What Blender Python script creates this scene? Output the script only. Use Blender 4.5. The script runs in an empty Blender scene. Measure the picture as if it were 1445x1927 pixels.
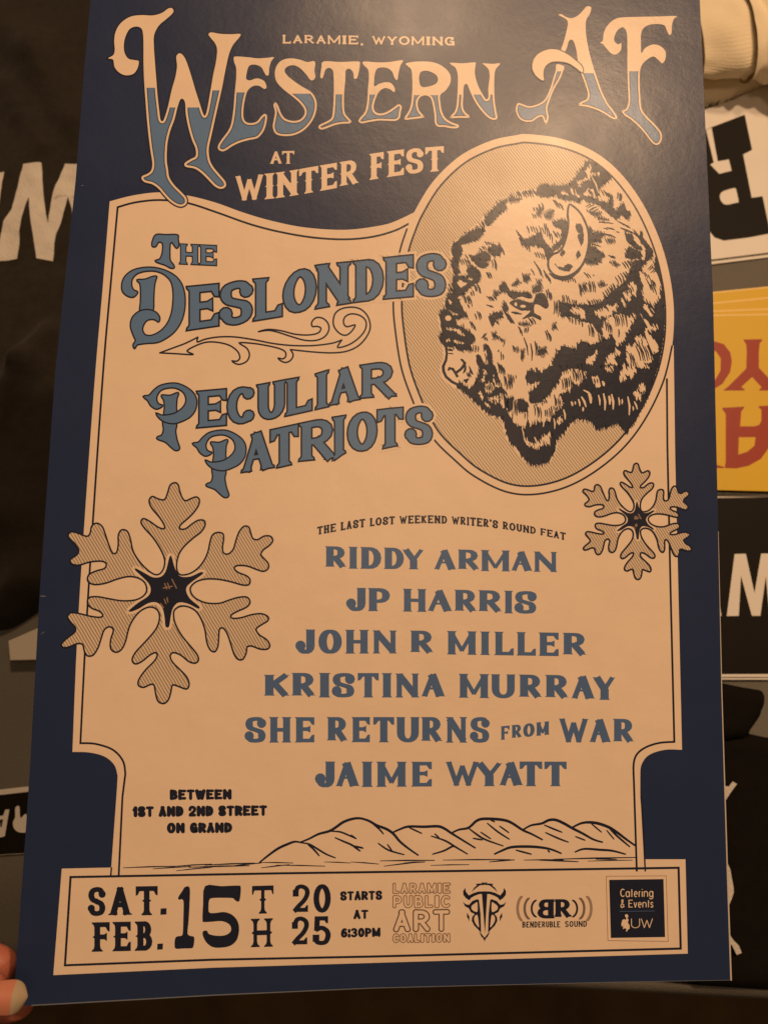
import bpy, math, random
import numpy as np
from mathutils import Vector, Matrix, noise
from mathutils.geometry import tessellate_polygon
R = math.radians
random.seed(7)
S = bpy.context.scene
C = S.collection

# ------------------------------------------------------------------ camera, light, exposure
F, CX, CY = 1430.0, 722.5, 963.5          # focal length and centre in pixels of the 1445 x 1927 photograph
PITCH, H = R(15), 0.52
cam = bpy.data.objects.new('camera', bpy.data.cameras.new('camera')); C.objects.link(cam)
cam.location = (0, 0, H); cam.rotation_euler = (PITCH, 0, 0)
cam.data.sensor_fit = 'VERTICAL'; cam.data.sensor_height = 24.0; cam.data.lens = 24.0*F/1927
cam.data.clip_start = 0.01; cam.data.clip_end = 50
cam.data.dof.use_dof = True; cam.data.dof.focus_distance = 0.315; cam.data.dof.aperture_fstop = 9.5
S.camera = cam
CAM = Matrix.Translation((0, 0, H)) @ Matrix.Rotation(PITCH, 4, 'X')
S.view_settings.view_transform = 'Standard'; S.view_settings.look = 'None'
S.view_settings.exposure = 0; S.view_settings.gamma = 1
w = bpy.data.worlds.new('World'); S.world = w; w.use_nodes = True
w.node_tree.nodes['Background'].inputs[0].default_value = (1.0, 0.62, 0.34, 1)
w.node_tree.nodes['Background'].inputs[1].default_value = 0.08
def lamp(name, camdir, dist, watts, size, col=(1.0, 0.64, 0.37)):
    l = bpy.data.lights.new(name, 'AREA'); l.shape = 'DISK'; l.size = size; l.energy = watts; l.color = col
    o = bpy.data.objects.new(name, l); C.objects.link(o)
    tgt = CAM @ Vector((0.05, 0.12, -0.34))
    d = (CAM.to_3x3() @ Vector(camdir)).normalized()
    o.location = tgt + d*dist
    o.rotation_euler = (-d).to_track_quat('-Z', 'Y').to_euler()
lamp('ceiling_lamp', (0.405, 0.62, 0.672), 2.0, 21, 0.13)
lamp('ceiling_lamp', (0.185, 0.76, 0.62), 2.4, 21, 0.30)
lamp('ceiling_lamp', (0.25, 0.25, 0.95), 2.6, 7, 0.5)

# ------------------------------------------------------------------ materials
def mat(name, col, rough=0.6, spec=0.4, bump=0.0, bscale=600, var=0.0, vscale=30, sheen=0.0, coat=None, sss=0.0, detail=4):
    m = bpy.data.materials.new(name); m.use_nodes = True
    nt = m.node_tree; N = nt.nodes; L = nt.links; b = N['Principled BSDF']
    b.inputs['Roughness'].default_value = rough
    b.inputs['Specular IOR Level'].default_value = spec
    b.inputs['Base Color'].default_value = (*col, 1)
    tc = N.new('ShaderNodeTexCoord')
    if var:
        n = N.new('ShaderNodeTexNoise'); n.inputs['Scale'].default_value = vscale; n.inputs['Detail'].default_value = 6
        L.new(tc.outputs['Object'], n.inputs['Vector'])
        mx = N.new('ShaderNodeMix'); mx.data_type = 'RGBA'
        mx.inputs[6].default_value = (*[c*(1-var) for c in col], 1)
        mx.inputs[7].default_value = (*[min(1, c*(1+var)) for c in col], 1)
        L.new(n.outputs['Fac'], mx.inputs[0]); L.new(mx.outputs[2], b.inputs['Base Color'])
    if bump:
        n = N.new('ShaderNodeTexNoise'); n.inputs['Scale'].default_value = bscale; n.inputs['Detail'].default_value = detail
        L.new(tc.outputs['Object'], n.inputs['Vector'])
        bp = N.new('ShaderNodeBump'); bp.inputs['Strength'].default_value = bump; bp.inputs['Distance'].default_value = 0.001
        L.new(n.outputs['Fac'], bp.inputs['Height']); L.new(bp.outputs[0], b.inputs['Normal'])
    if sheen: b.inputs['Sheen Weight'].default_value = sheen
    if sss:
        b.inputs['Subsurface Weight'].default_value = sss; b.inputs['Subsurface Radius'].default_value = (0.008, 0.003, 0.0015)
        b.inputs['Subsurface Scale'].default_value = 0.6
    return m

def ink_mat(name, col, hatch=None, split=None):
    """satin coated print: colour, faint mottling, a soft sheen broken by the paper's texture"""
    m = bpy.data.materials.new(name); m.use_nodes = True
    nt = m.node_tree; N = nt.nodes; L = nt.links; b = N['Principled BSDF']
    tc = N.new('ShaderNodeTexCoord')
    n = N.new('ShaderNodeTexNoise'); n.inputs['Scale'].default_value = 55; n.inputs['Detail'].default_value = 8; n.inputs['Roughness'].default_value = 0.7
    L.new(tc.outputs['Object'], n.inputs['Vector'])
    mx = N.new('ShaderNodeMix'); mx.data_type = 'RGBA'
    mx.inputs[6].default_value = (*[c*0.93 for c in col], 1); mx.inputs[7].default_value = (*[min(1, c*1.07) for c in col], 1)
    L.new(n.outputs['Fac'], mx.inputs[0])
    out = mx.outputs[2]
    if hatch:
        hcol, ang, pitch, duty = hatch
        sp = N.new('ShaderNodeSeparateXYZ'); L.new(tc.outputs['Object'], sp.inputs[0])
        def M(op, a, bb):
            q = N.new('ShaderNodeMath'); q.operation = op
            for i, v in enumerate((a, bb)):
                if isinstance(v, (int, float)): q.inputs[i].default_value = v
                elif v is not None: L.new(v, q.inputs[i])
            return q.outputs[0]
        wn = N.new('ShaderNodeTexNoise'); wn.inputs['Scale'].default_value = 260; wn.inputs['Detail'].default_value = 2
        L.new(tc.outputs['Object'], wn.inputs['Vector'])
        d = M('ADD', M('MULTIPLY', sp.outputs[0], math.sin(ang)/pitch), M('MULTIPLY', sp.outputs[1], math.cos(ang)/pitch))
        d = M('ADD', d, M('MULTIPLY', wn.outputs['Fac'], 0.35))
        t = M('PINGPONG', d, 0.5)
        rr = N.new('ShaderNodeMapRange'); rr.inputs[1].default_value = duty*0.5-0.07; rr.inputs[2].default_value = duty*0.5+0.07
        L.new(t, rr.inputs[0])
        m2 = N.new('ShaderNodeMix'); m2.data_type = 'RGBA'; m2.inputs[6].default_value = (*hcol, 1)
        L.new(rr.outputs[0], m2.inputs[0]); L.new(out, m2.inputs[7]); out = m2.outputs[2]
    L.new(out, b.inputs['Base Color'])
    n2 = N.new('ShaderNodeTexNoise'); n2.inputs['Scale'].default_value = 420; n2.inputs['Detail'].default_value = 6; n2.inputs['Roughness'].default_value = 0.65
    n3 = N.new('ShaderNodeTexNoise'); n3.inputs['Scale'].default_value = 28; n3.inputs['Detail'].default_value = 3
    for q in (n2, n3): L.new(tc.outputs['Object'], q.inputs['Vector'])
    b1 = N.new('ShaderNodeBump'); b1.inputs['Strength'].default_value = 0.30; b1.inputs['Distance'].default_value = 0.00018
    b2 = N.new('ShaderNodeBump'); b2.inputs['Strength'].default_value = 0.28; b2.inputs['Distance'].default_value = 0.0011
    L.new(n3.outputs['Fac'], b2.inputs['Height']); L.new(n2.outputs['Fac'], b1.inputs['Height'])
    L.new(b2.outputs[0], b1.inputs['Normal']); L.new(b1.outputs[0], b.inputs['Normal'])
    rg = N.new('ShaderNodeMapRange'); rg.inputs[3].default_value = 0.24; rg.inputs[4].default_value = 0.40
    L.new(n3.outputs['Fac'], rg.inputs[0]); L.new(rg.outputs[0], b.inputs['Roughness'])
    b.inputs['Specular IOR Level'].default_value = 0.29
    return m

NAVY = (0.020, 0.034, 0.092); DARK = (0.016, 0.020, 0.042); BLUE = (0.114, 0.218, 0.42); CREAM = (0.83, 0.665, 0.515)
M = {
 'navy': ink_mat('navy_ink', NAVY), 'dark': ink_mat('dark_ink', DARK), 'blue': ink_mat('blue_ink', BLUE),
 'slate': ink_mat('slate_ink', (0.085, 0.157, 0.325)),
 'cream': ink_mat('cream_ink', CREAM),
 'hatch': ink_mat('hatched_ink', (0.76, 0.62, 0.455), ((0.42, 0.32, 0.23), R(51), 0.00118, 0.42)),
 'hatch2': ink_mat('snowflake_hatch_ink', (0.73, 0.595, 0.45), ((0.35, 0.26, 0.19), R(57), 0.00105, 0.44)),
 'brown': ink_mat('brown_ink', (0.13, 0.085, 0.07)), 'grey1': ink_mat('grey_ink', (0.20, 0.15, 0.13)),
 'grey2': ink_mat('pale_grey_ink', (0.34, 0.26, 0.20)), 'faded': ink_mat('faded_brown_ink', (0.30, 0.20, 0.14)),
 'wear': ink_mat('worn_ink', (0.16, 0.18, 0.22)),
 'core': mat('card_core', (0.55, 0.50, 0.44), 0.8, 0.2, bump=0.2),
 'back': mat('card_back', (0.6, 0.55, 0.5), 0.8, 0.2),
 'cloth': mat('grey_tablecloth', (0.155, 0.145, 0.125), 0.9, 0.15, bump=0.5, bscale=900, var=0.12, vscale=25),
 'tee': mat('black_cotton', (0.026, 0.021, 0.016), 0.95, 0.15, bump=0.9, bscale=1100, var=0.3, vscale=160, sheen=0.06),
 'tee_ink': mat('white_shirt_print', (0.62, 0.58, 0.52), 0.85, 0.15, bump=0.7, bscale=700, var=0.10, vscale=120),
 'fleece': mat('cream_fleece', (0.86, 0.75, 0.54), 0.95, 0.15, bump=0.35, bscale=900, var=0.06, vscale=60, sheen=0.2),
 'card': mat('white_card', (0.74, 0.70, 0.64), 0.45, 0.4, bump=0.05, var=0.03),
 'cardblack': mat('black_card_print', (0.011, 0.009, 0.007), 0.5, 0.07, bump=0.05, var=0.1),
 'jersey': mat('black_jersey', (0.009, 0.0075, 0.006), 0.95, 0.06, bump=0.5, bscale=1500, var=0.2, vscale=200),
 'yellow': mat('yellow_card', (0.68, 0.43, 0.008), 0.45, 0.25, bump=0.05, var=0.06, vscale=15),
 'yedge': mat('yellow_card_edge', (0.85, 0.60, 0.20), 0.5, 0.4),
 'red': mat('red_card_print', (0.33, 0.035, 0.014), 0.45, 0.2, bump=0.05, var=0.05),
 'skin': mat('skin', (0.46, 0.145, 0.095), 0.5, 0.4, bump=0.45, bscale=350, var=0.14, vscale=60, sss=0.25),
 'nailbed': mat('nail_bed', (0.50, 0.19, 0.125), 0.35, 0.4, var=0.08, vscale=80),
 'nail': mat('fingernail', (0.40, 0.315, 0.21), 0.3, 0.45, var=0.06, vscale=80),
 'carpet': mat('brown_carpet', (0.11, 0.072, 0.035), 0.95, 0.1, bump=1.0, bscale=300, var=0.5, vscale=14),
 'carton': mat('white_carton', (0.60, 0.55, 0.46), 0.7, 0.3, bump=0.1),
}

# ------------------------------------------------------------------ pixel <-> place
def ray(p): return Vector(((p[0]-CX)/F, -(p[1]-CY)/F, -1.0))
def at(px, py, z=0.0):
    """where the line of sight through a pixel of the photograph meets the level z above the table"""
    d = CAM.to_3x3() @ ray((px, py)); o = CAM.translation
    return o + d*((z-o.z)/d.z)
def atd(px, py, depth): return CAM @ (ray((px, py))*depth)
# the poster's pose, solved from its two long edges and its bottom edge (11 inches wide)
PO = Vector((-0.13576906, -0.18106192, -0.27832732))
PX = Vector((0.99274143, -0.03664145, -0.1145507)); PY = Vector((0.02232967, 0.99205445, -0.12381179)); PN = PX.cross(PY)
def uv(p):
    r = ray(p); k = PO.dot(PN)/r.dot(PN); q = r*k-PO
    return q.dot(PX), q.dot(PY)
PM = CAM @ Matrix(((PX.x, PY.x, PN.x, PO.x), (PX.y, PY.y, PN.y, PO.y), (PX.z, PY.z, PN.z, PO.z), (0, 0, 0, 1)))

# ------------------------------------------------------------------ object helpers
def mesh_obj(name, verts, faces, mats, parent=None, midx=None, smooth=False, loc=None):
    me = bpy.data.meshes.new(name); me.from_pydata([tuple(v) for v in verts], [], faces); me.update()
    for m in (mats if isinstance(mats, (list, tuple)) else [mats]): me.materials.append(m)
    if midx is not None: me.polygons.foreach_set('material_index', midx)
    if smooth: me.polygons.foreach_set('use_smooth', [True]*len(me.polygons))
    o = bpy.data.objects.new(name, me); C.objects.link(o)
    if parent: o.parent = parent
    if loc is not None: o.location = loc
    return o
def thing(name, label, cat, loc=(0, 0, 0), group=None, matrix=None):
    o = bpy.data.objects.new(name, None); C.objects.link(o); o.empty_display_size = 0.02
    if matrix is not None: o.matrix_world = matrix
    else: o.location = loc
    o['label'] = label; o['category'] = cat
    if group: o['group'] = group
    return o

# ------------------------------------------------------------------ curves
def cr(pts, closed=False, n=5):
    P = [tuple(p[:2]) for p in pts]; L = len(P); out = []
    rng = range(L if closed else L-1)
    for i in rng:
        if closed: a, b, c, d = P[i-1], P[i], P[(i+1) % L], P[(i+2) % L]
        else: a, b, c, d = P[max(i-1, 0)], P[i], P[i+1], P[min(i+2, L-1)]
        for k in range(n):
            t = k/n; t2 = t*t; t3 = t2*t
            out.append(tuple(0.5*((2*b[j])+(-a[j]+c[j])*t+(2*a[j]-5*b[j]+4*c[j]-d[j])*t2+(-a[j]+3*b[j]-3*c[j]+d[j])*t3) for j in (0, 1)))
    if not closed: out.append(P[-1])
    return out
def T(x0, y0, s): return lambda pts: [(x0+p[0]/s, y0+p[1]/s) for p in pts]
def rails(pts, widths, closed=False, off=0.0):
    """left and right rails of a band; off moves it sideways"""
    n = len(pts); Lr, Rr = [], []
    if not isinstance(widths, (list, tuple)): widths = [widths]*n
    for i in range(n):
        p = pts[i]
        if closed: a, b = pts[i-1], pts[(i+1) % n]
        else: a, b = pts[max(i-1, 0)], pts[min(i+1, n-1)]
        d1 = (p[0]-a[0], p[1]-a[1]); d2 = (b[0]-p[0], b[1]-p[1])
        l1 = math.hypot(*d1); l2 = math.hypot(*d2)
        if l1 < 1e-9 and l2 < 1e-9: d1 = d2 = (1, 0); l1 = l2 = 1
        elif l1 < 1e-9: d1, l1 = d2, l2
        elif l2 < 1e-9: d2, l2 = d1, l1
        n1 = (-d1[1]/l1, d1[0]/l1); n2 = (-d2[1]/l2, d2[0]/l2)
        mx, my = n1[0]+n2[0], n1[1]+n2[1]; ml = math.hypot(mx, my)
        if ml < 1e-6: mx, my, ml = n1[0], n1[1], 1
        mx /= ml; my /= ml
        k = 1/max(0.55, mx*n1[0]+my*n1[1]); w2 = widths[i]/2
        Lr.append((p[0]+mx*k*(w2+off), p[1]+my*k*(w2+off))); Rr.append((p[0]+mx*k*(off-w2), p[1]+my*k*(off-w2)))
    return Lr, Rr
def clip_poly(poly, f):
    """convex polygon clipped to f(p) >= 0"""
    out = []
    for i in range(len(poly)):
        a, b = poly[i-1], poly[i]; fa, fb = f(a), f(b)
        if (fa >= 0) != (fb >= 0):
            t = fa/(fa-fb); out.append((a[0]+(b[0]-a[0])*t, a[1]+(b[1]-a[1])*t))
        if fb >= 0: out.append(b)
    return out
def area(p): return 0.5*sum(p[i-1][0]*p[i][1]-p[i][0]*p[i-1][1] for i in range(len(p)))

class Ink:
    """thin printed shapes lying on a surface: mapper takes a pixel of the photograph and a height in microns to a local point"""
    def __init__(self, mapper, base): self.m = mapper; self.b = base; self.v = []; self.f = []; self.mi = []; self.mats = []; self.k = 0
    def slot(self, m):
        if m not in self.mats: self.mats.append(m)
        return self.mats.index(m)
    def _add(self, polys, m, lay, clip):
        self.k = (self.k+1) % 8; z = self.b + lay*9 + self.k
        s = self.slot(m)
        for p in polys:
            ps = [p]
            if clip:
                ps = []
                for (x0, x1, y0) in clip:
                    q = clip_poly(p, lambda a: a[0]-x0)
                    if len(q) > 2: q = clip_poly(q, lambda a: x1-a[0])
                    if len(q) > 2: q = clip_poly(q, lambda a: a[1]-y0)
                    if len(q) > 2: ps.append(q)
            for q in ps:
                if abs(area(q)) < 1e-4: continue
                if area(q) > 0: q = q[::-1]
                i0 = len(self.v); self.v += [self.m(a, z) for a in q]
                self.f.append(tuple(range(i0, i0+len(q)))); self.mi.append(s)
    def fill(self, pts, m, lay=0, holes=(), clip=None):
        loops = [list(pts)]+[list(h) for h in holes]; flat = [p for l in loops for p in l]
        tr = tessellate_polygon([[Vector((p[0], p[1], 0)) for p in l] for l in loops])
        self._add([[flat[i] for i in t] for t in tr], m, lay, clip)
    def stroke(self, pts, w, m, lay=0, closed=False, off=0.0, clip=None, caps=False):
        a, b = rails(pts, w, closed, off); n = len(a)
        q = [[a[i], a[(i+1) % n], b[(i+1) % n], b[i]] for i in range(n if closed else n-1)]
        tri = []
        for x in q: tri += [[x[0], x[1], x[2]], [x[0], x[2], x[3]]]
        self._add(tri, m, lay, clip)
        if caps:
            for e, ww in ((pts[0], w if not isinstance(w, list) else w[0]), (pts[-1], w if not isinstance(w, list) else w[-1])):
                self._add([[(e[0]+ww/2*math.cos(k*math.pi/4), e[1]+ww/2*math.sin(k*math.pi/4)) for k in range(8)]], m, lay, clip)
    def build(self, name, parent, label=None):
        o = mesh_obj(name, self.v, self.f, [M[m] if isinstance(m, str) else m for m in self.mats], parent, self.mi)
        if label: o['label'] = label
        return o

# ------------------------------------------------------------------ stroke letters
def arc(cx, cy, rx, ry, a0, a1, n=10):
    return [(cx+rx*math.cos(R(a0+(a1-a0)*i/n)), cy+ry*math.sin(R(a0+(a1-a0)*i/n))) for i in range(n+1)]
def bowl(y0, y1, xr=1.0, xc=.45): return [(0, y1)]+arc(xc, (y0+y1)/2, xr-xc, (y1-y0)/2, 90, -90, 8)+[(0, y0)]
SC = cr([(.95, .80), (.80, .96), (.5, 1.0), (.15, .93), (.04, .75), (.18, .58), (.5, .5), (.84, .41), (.97, .24), (.86, .06), (.5, 0), (.18, .05), (.04, .22)], n=3)
G = {
 'A': [[(0, 0), (.5, 1)], [(1, 0), (.5, 1)], [(.2, .33), (.8, .33)]],
 'B': [[(0, 0), (0, 1)], bowl(.52, 1, .88), bowl(0, .52, 1)],
 'C': [arc(.52, .5, .52, .5, 48, 312, 14)],
 'D': [[(0, 0), (0, 1)], bowl(0, 1, 1, .35)],
 'E': [[(0, 0), (0, 1)], [(0, 1), (1, 1)], [(0, .53), (.72, .53)], [(0, 0), (1, 0)]],
 'F': [[(0, 0), (0, 1)], [(0, 1), (1, 1)], [(0, .5), (.75, .5)]],
 'G': [arc(.52, .5, .52, .5, 48, 330, 14), [(.6, .45), (1, .45)], [(1, .45), (1, .08)]],
 'H': [[(0, 0), (0, 1)], [(1, 0), (1, 1)], [(0, .5), (1, .5)]],
 'I': [[(.5, 0), (.5, 1)]],
 'J': [[(.75, 1), (.75, .3)]+arc(.4, .3, .35, .3, 0, -180, 8)[1:]],
 'K': [[(0, 0), (0, 1)], [(1, 1), (.08, .45)], [(1, 0), (.35, .6)]],
 'L': [[(0, 0), (0, 1)], [(0, 0), (1, 0)]],
 'M': [[(0, 0), (0, 1)], [(0, 1), (.5, .12)], [(.5, .12), (1, 1)], [(1, 1), (1, 0)]],
 'N': [[(0, 0), (0, 1)], [(0, 1), (1, .02)], [(1, 0), (1, 1)]],
 'O': [arc(.5, .5, .5, .5, 0, 360, 20)],
 'P': [[(0, 0), (0, 1)], bowl(.42, 1)],
 'R': [[(0, 0), (0, 1)], bowl(.46, 1, .95), [(.45, .46), (1, 0)]],
 'S': [SC],
 'T': [[(.5, 0), (.5, 1)], [(0, 1), (1, 1)]],
 'U': [[(0, 1), (0, .35)]+arc(.5, .35, .5, .35, 180, 360, 10)[1:]+[(1, 1)]],
 'V': [[(0, 1), (.5, 0)], [(1, 1), (.5, 0)]],
 'W': [[(0, 1), (.27, .02)], [(.27, .02), (.5, .85)], [(.5, .85), (.73, .02)], [(.73, .02), (1, 1)]],
 'Y': [[(0, 1), (.5, .45)], [(1, 1), (.5, .45)], [(.5, .45), (.5, 0)]],
 '0': [arc(.5, .5, .5, .5, 0, 360, 20)],
 '1': [[(.6, 0), (.6, 1)], [(.6, .98), (.1, .72)]],
 '2': [cr([(.05, .72), (.2, .95), (.55, 1), (.9, .88), (.95, .66), (.7, .4), (.3, .18), (.05, .02)], n=3), [(.05, 0), (1, 0)]],
 '3': [arc(.4, .76, .5, .24, 150, -90, 8), arc(.4, .26, .56, .26, 90, -150, 8)],
 '5': [[(.95, 1), (.12, 1)], [(.12, 1), (.08, .55)], cr([(.08, .55), (.45, .62), (.85, .5), (.97, .3), (.8, .06), (.45, 0), (.12, .05), (.02, .2)], n=3)],
 '6': [cr([(.9, .93), (.55, 1), (.2, .8), (.03, .4), (.15, .08), (.5, 0), (.88, .1), (.96, .33), (.8, .55), (.45, .58), (.1, .4)], n=3)],
 ':': [[(.5, .62), (.5, .78)], [(.5, .1), (.5, .26)]], '.': [[(.5, 0), (.5, .2)]], ',': [[(.6, .12), (.45, -.12)]], "'": [[(.5, 1), (.45, .72)]],
 '&': [cr([(1, .05), (.6, .4), (.28, .75), (.35, .98), (.6, .98), (.66, .78), (.4, .56), (.08, .35), (.05, .1), (.3, 0), (.62, .06), (.9, .42)], n=3)],
 'a': [arc(.5, .33, .5, .33, 0, 360, 14), [(1, 0), (1, .66)]], 'e': [[(.02, .34), (1, .34)], arc(.5, .33, .5, .33, 0, 310, 12)],
 't': [[(.45, 0), (.45, .92)], [(.0, .64), (1, .64)]], 'r': [[(.1, 0), (.1, .66)], cr([(.1, .4), (.4, .62), (.95, .64)], n=3)],
 'i': [[(.5, 0), (.5, .66)], [(.5, .86), (.5, .94)]], 'n': [[(0, 0), (0, .66)], [(0, .4)]+arc(.5, .38, .5, .28, 180, 0, 8)+[(1, 0)]],
 'g': [arc(.5, .33, .5, .33, 0, 360, 14), [(1, .66), (1, -.05)]+arc(.5, -.05, .5, .22, 0, -160, 8)[1:]],
 'v': [[(0, .66), (.5, 0)], [(1, .66), (.5, 0)]],
 's': [[(x, y*.66) for x, y in SC]],
}
ADV = {'I': .42, 'M': 1.3, 'W': 1.35, ' ': .5, '.': .35, ',': .35, "'": .3, ':': .35, '1': .6, 'i': .28, 't': .5, 'r': .5, 'J': .8, 'L': .85, 'N': 1.1, 'O': 1.1, 'e': .85, 'v': .85, 's': .7}
def seg_d(p, a, b):
    dx, dy = b[0]-a[0], b[1]-a[1]; l = dx*dx+dy*dy
    t = 0 if l == 0 else max(0, min(1, ((p[0]-a[0])*dx+(p[1]-a[1])*dy)/l))
    return math.hypot(p[0]-a[0]-t*dx, p[1]-a[1]-t*dy)
def glyph(ch, W, st):
    """parts of a letter W wide and 1 high: closed loops given as (left rail, right rail) bands or simple polygons"""
    wv, wh = st['wv'], st['wh']; ov = st.get('ov', 0); sh = st.get('sh', .12); kind = st.get('serif'); rnd = st.get('round')
    if ch in 'WM' and not st.get('cond') and kind: wv *= .8; ov *= .45
    if st.get('cond') and ch not in 'IJ1':
        wv *= min(1, W/st['cond'])*(.88 if ch in 'HNUMW' else 1)
    if st.get('cond') and ch == 'I': wv = min(wv, W-2*ov-.02)
    strokes = G[ch]; low = ch in "aetringvs,.:'&"
    my = wh/2; full = wv/2+ov
    mL = {'T': .02, 'O': wv/2, 'S': wv/2, 'C': wv/2, 'G': wv/2, 'J': wv*.4, 'A': wv*.45+ov, 'Y': wv*.45+ov, 'V': wv*.45, 'I': 0, '1': .02, '2': .04, '3': wv*.4, '5': .05, '6': wv/2, '0': wv/2}.get(ch, full)
    mR = {'T': .02, 'O': wv/2, 'S': wv/2, 'C': wv*.3, 'G': wv/2, 'E': .02, 'F': .02, 'L': .02, 'B': wv/2, 'D': wv/2, 'P': wv/2, 'R': wv*.5+ov*.6, 'J': wv*.3, 'I': 0, 'A': wv*.5+ov, 'Y': wv*.4+ov, 'V': wv*.45, '2': .03, '3': wv/2, '5': wv/2, '6': wv/2, '0': wv/2, '1': wv*.5}.get(ch, full)
    if low: mL = mR = wv/2
    mx = mL
    def X(x): return mL+x*max(W-mL-mR, .02)
    def Y(y): return my+y*(1-2*my) if not low or y > 1.01 else y
    if ch in '.,:\'': X = lambda x: W/2+(x-.5)*.3
    parts = []; ss = [[(X(x), Y(y)) for x, y in s] for s in strokes]
    for k, s in enumerate(ss):
        raw = strokes[k]
        def width(dx, dy, thin=False):
            l = math.hypot(dx, dy) or 1
            ww = math.sqrt((wv*dy/l)**2+(wh*dx/l)**2)
            return ww
        s = list(s); isv = abs(raw[0][0]-raw[-1][0]) < 1e-6 and len(raw) == 2; ish = abs(raw[0][1]-raw[-1][1]) < 1e-6 and len(raw) == 2
        closed = len(raw) > 6 and math.hypot(raw[0][0]-raw[-1][0], raw[0][1]-raw[-1][1]) < 1e-6
        thin = st.get('contrast') and ch in 'AMNUVWY' and len(raw) == 2 and ((raw[1][0] > raw[0][0] and ch in 'AWM') or (ch == 'N' and isv) or (ch == 'Y' and raw[0][0] == 1))
        if closed: s = s[:-1]
        def free(e):
            for j, o in enumerate(ss):
                if j == k: continue
                if any(seg_d(e, o[i], o[i+1]) < .03 for i in range(len(o)-1)): return False
            return True
        ends = [(0, 1), (-1, -2)]
        info = []
        if not closed:
            for a, b in ends:
                dx, dy = s[a][0]-s[b][0], s[a][1]-s[b][1]; l = math.hypot(dx, dy) or 1
                fr = free(s[a]); info.append((fr, raw[a]))
                ext = 0
                if not rnd:
                    if (raw[a][1] < .03 or raw[a][1] > .97) and abs(dy) > abs(dx)*.8 and not low: ext = my/abs(dy/l)
                    elif not fr: ext = min(wv, wh)*.3
                if ch == 'A' and not isv and not ish and raw[a][1] > .97: ext = my
                if ch in 'NM' and not isv: ext = my*.25
                s[a] = (s[a][0]+dx/l*ext, s[a][1]+dy/l*ext)
        ws = []
        n = len(s)
        for i in range(n):
            a = s[i-1] if (i or closed) else s[0]; b = s[(i+1) % n] if (i < n-1 or closed) else s[-1]
            ww = width(b[0]-a[0], b[1]-a[1])
            if thin: ww *= .62
            ws.append(ww)
        parts.append(('band', rails(s, ws, closed), closed))
        if rnd and not closed:
            for a, e in ((0, s[0]), (-1, s[-1])):
                r_ = ws[a]/2; parts.append(('poly', [(e[0]+r_*math.cos(q*math.pi/5), e[1]+r_*math.sin(q*math.pi/5)) for q in range(10)]))
        if kind and not closed and not low:
            for (a, b), (fr, rw) in zip(ends, info):
                e, e2 = s[a], s[b]; dx, dy = e2[0]-e[0], e2[1]-e[1]; l = math.hypot(dx, dy) or 1
                top = rw[1] > .97; bot = rw[1] < .03
                vert = abs(dy) > abs(dx)*.8 and (top or bot)
                if vert and (isv or fr or ch in 'UJ') and not (ch == 'T' and top):
                    sg = 1 if bot else -1; y0 = 0 if bot else 1; w2 = ws[a]/2
                    x0 = e[0]; sx = dx/dy if dy else 0
                    hh = sh if isv else sh*.8; ov_ = ov; ov = ov if isv else ov*.55
                    if kind == 'slab':
                        parts.append(('poly', [(x0-w2-ov, y0), (x0+w2+ov, y0), (x0+w2+ov, y0+sg*hh), (x0-w2-ov, y0+sg*hh)]))
                    else:
                        xs = x0+sx*sg*hh
                        parts.append(('poly', [(x0-w2-ov, y0), (x0+w2+ov, y0), (x0+w2+ov*.9, y0+sg*hh*.25), (xs+w2+ov*.25, y0+sg*hh*.6), (xs+w2*.9, y0+sg*hh*1.3), (xs-w2*.9, y0+sg*hh*1.3), (xs-w2-ov*.25, y0+sg*hh*.6), (x0-w2-ov*.9, y0+sg*hh*.25)]))
                    ov = ov_
                elif ish and fr:
                    d = 1 if e[0] > e2[0] else -1; ln = st.get('arm', .2)
                    ex = e[0]+d*ov*.5
                    if top or bot:
                        y0 = 1 if top else 0; sg = -1 if top else 1
                        parts.append(('poly', [(ex, y0), (ex, y0+sg*(wh+ln)), (ex-d*wv*.35, y0+sg*(wh+ln*.9)), (ex-d*wv*.75, y0+sg*wh*.9), (ex-d*(wv+ov), y0+sg*wh*.8), (ex-d*(wv+ov), y0)]))
                    else:
                        parts.append(('poly', [(ex, e[1]+wh*.5+ln*.4), (ex, e[1]-wh*.5-ln*.4), (ex-d*wv*.6, e[1]-wh*.4), (ex-d*wv*.6, e[1]+wh*.4)]))
                elif ch in 'SCGJ2356' and fr:
                    r_ = max(wv, wh)*.62
                    if kind == 'slab': parts.append(('poly', [(e[0]-r_, e[1]-r_), (e[0]+r_, e[1]-r_), (e[0]+r_, e[1]+r_), (e[0]-r_, e[1]+r_)]))
                    else: parts.append(('poly', [(e[0]+r_*math.cos(q*math.pi/5), e[1]+r_*math.sin(q*math.pi/5)) for q in range(10)]))
            if st.get('spur') and (isv or ch in 'SCOG') and len(s) >= 2:
                ys = .5
                sp = st['spur']
                xs = [(s[0][0]+s[-1][0])/2] if isv else ([W/2] if ch == 'S' else [mL, W-mR])
                for x0 in xs: parts.append(('poly', [(x0-wv/2-sp, ys), (x0, ys+sp*1.6), (x0+wv/2+sp, ys), (x0, ys-sp*1.6)]))
    return parts
def interp(line, x):
    if x <= line[0][0]:
        a, b = line[0], line[1]
    elif x >= line[-1][0]:
        a, b = line[-2], line[-1]
    else:
        for i in range(len(line)-1):
            if line[i][0] <= x <= line[i+1][0]: a, b = line[i], line[i+1]; break
    return a[1]+(b[1]-a[1])*(x-a[0])/(b[0]-a[0])
def auto_spans(text, x0, x1, gap=.16):
    tot = sum(ADV.get(c, 1) for c in text)+gap*(len(text)-1); u = (x1-x0)/tot; out = []; x = x0
    for c in text:
        a = ADV.get(c, 1)*u; out.append((x, x+a)); x += a+gap*u
    return out
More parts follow.
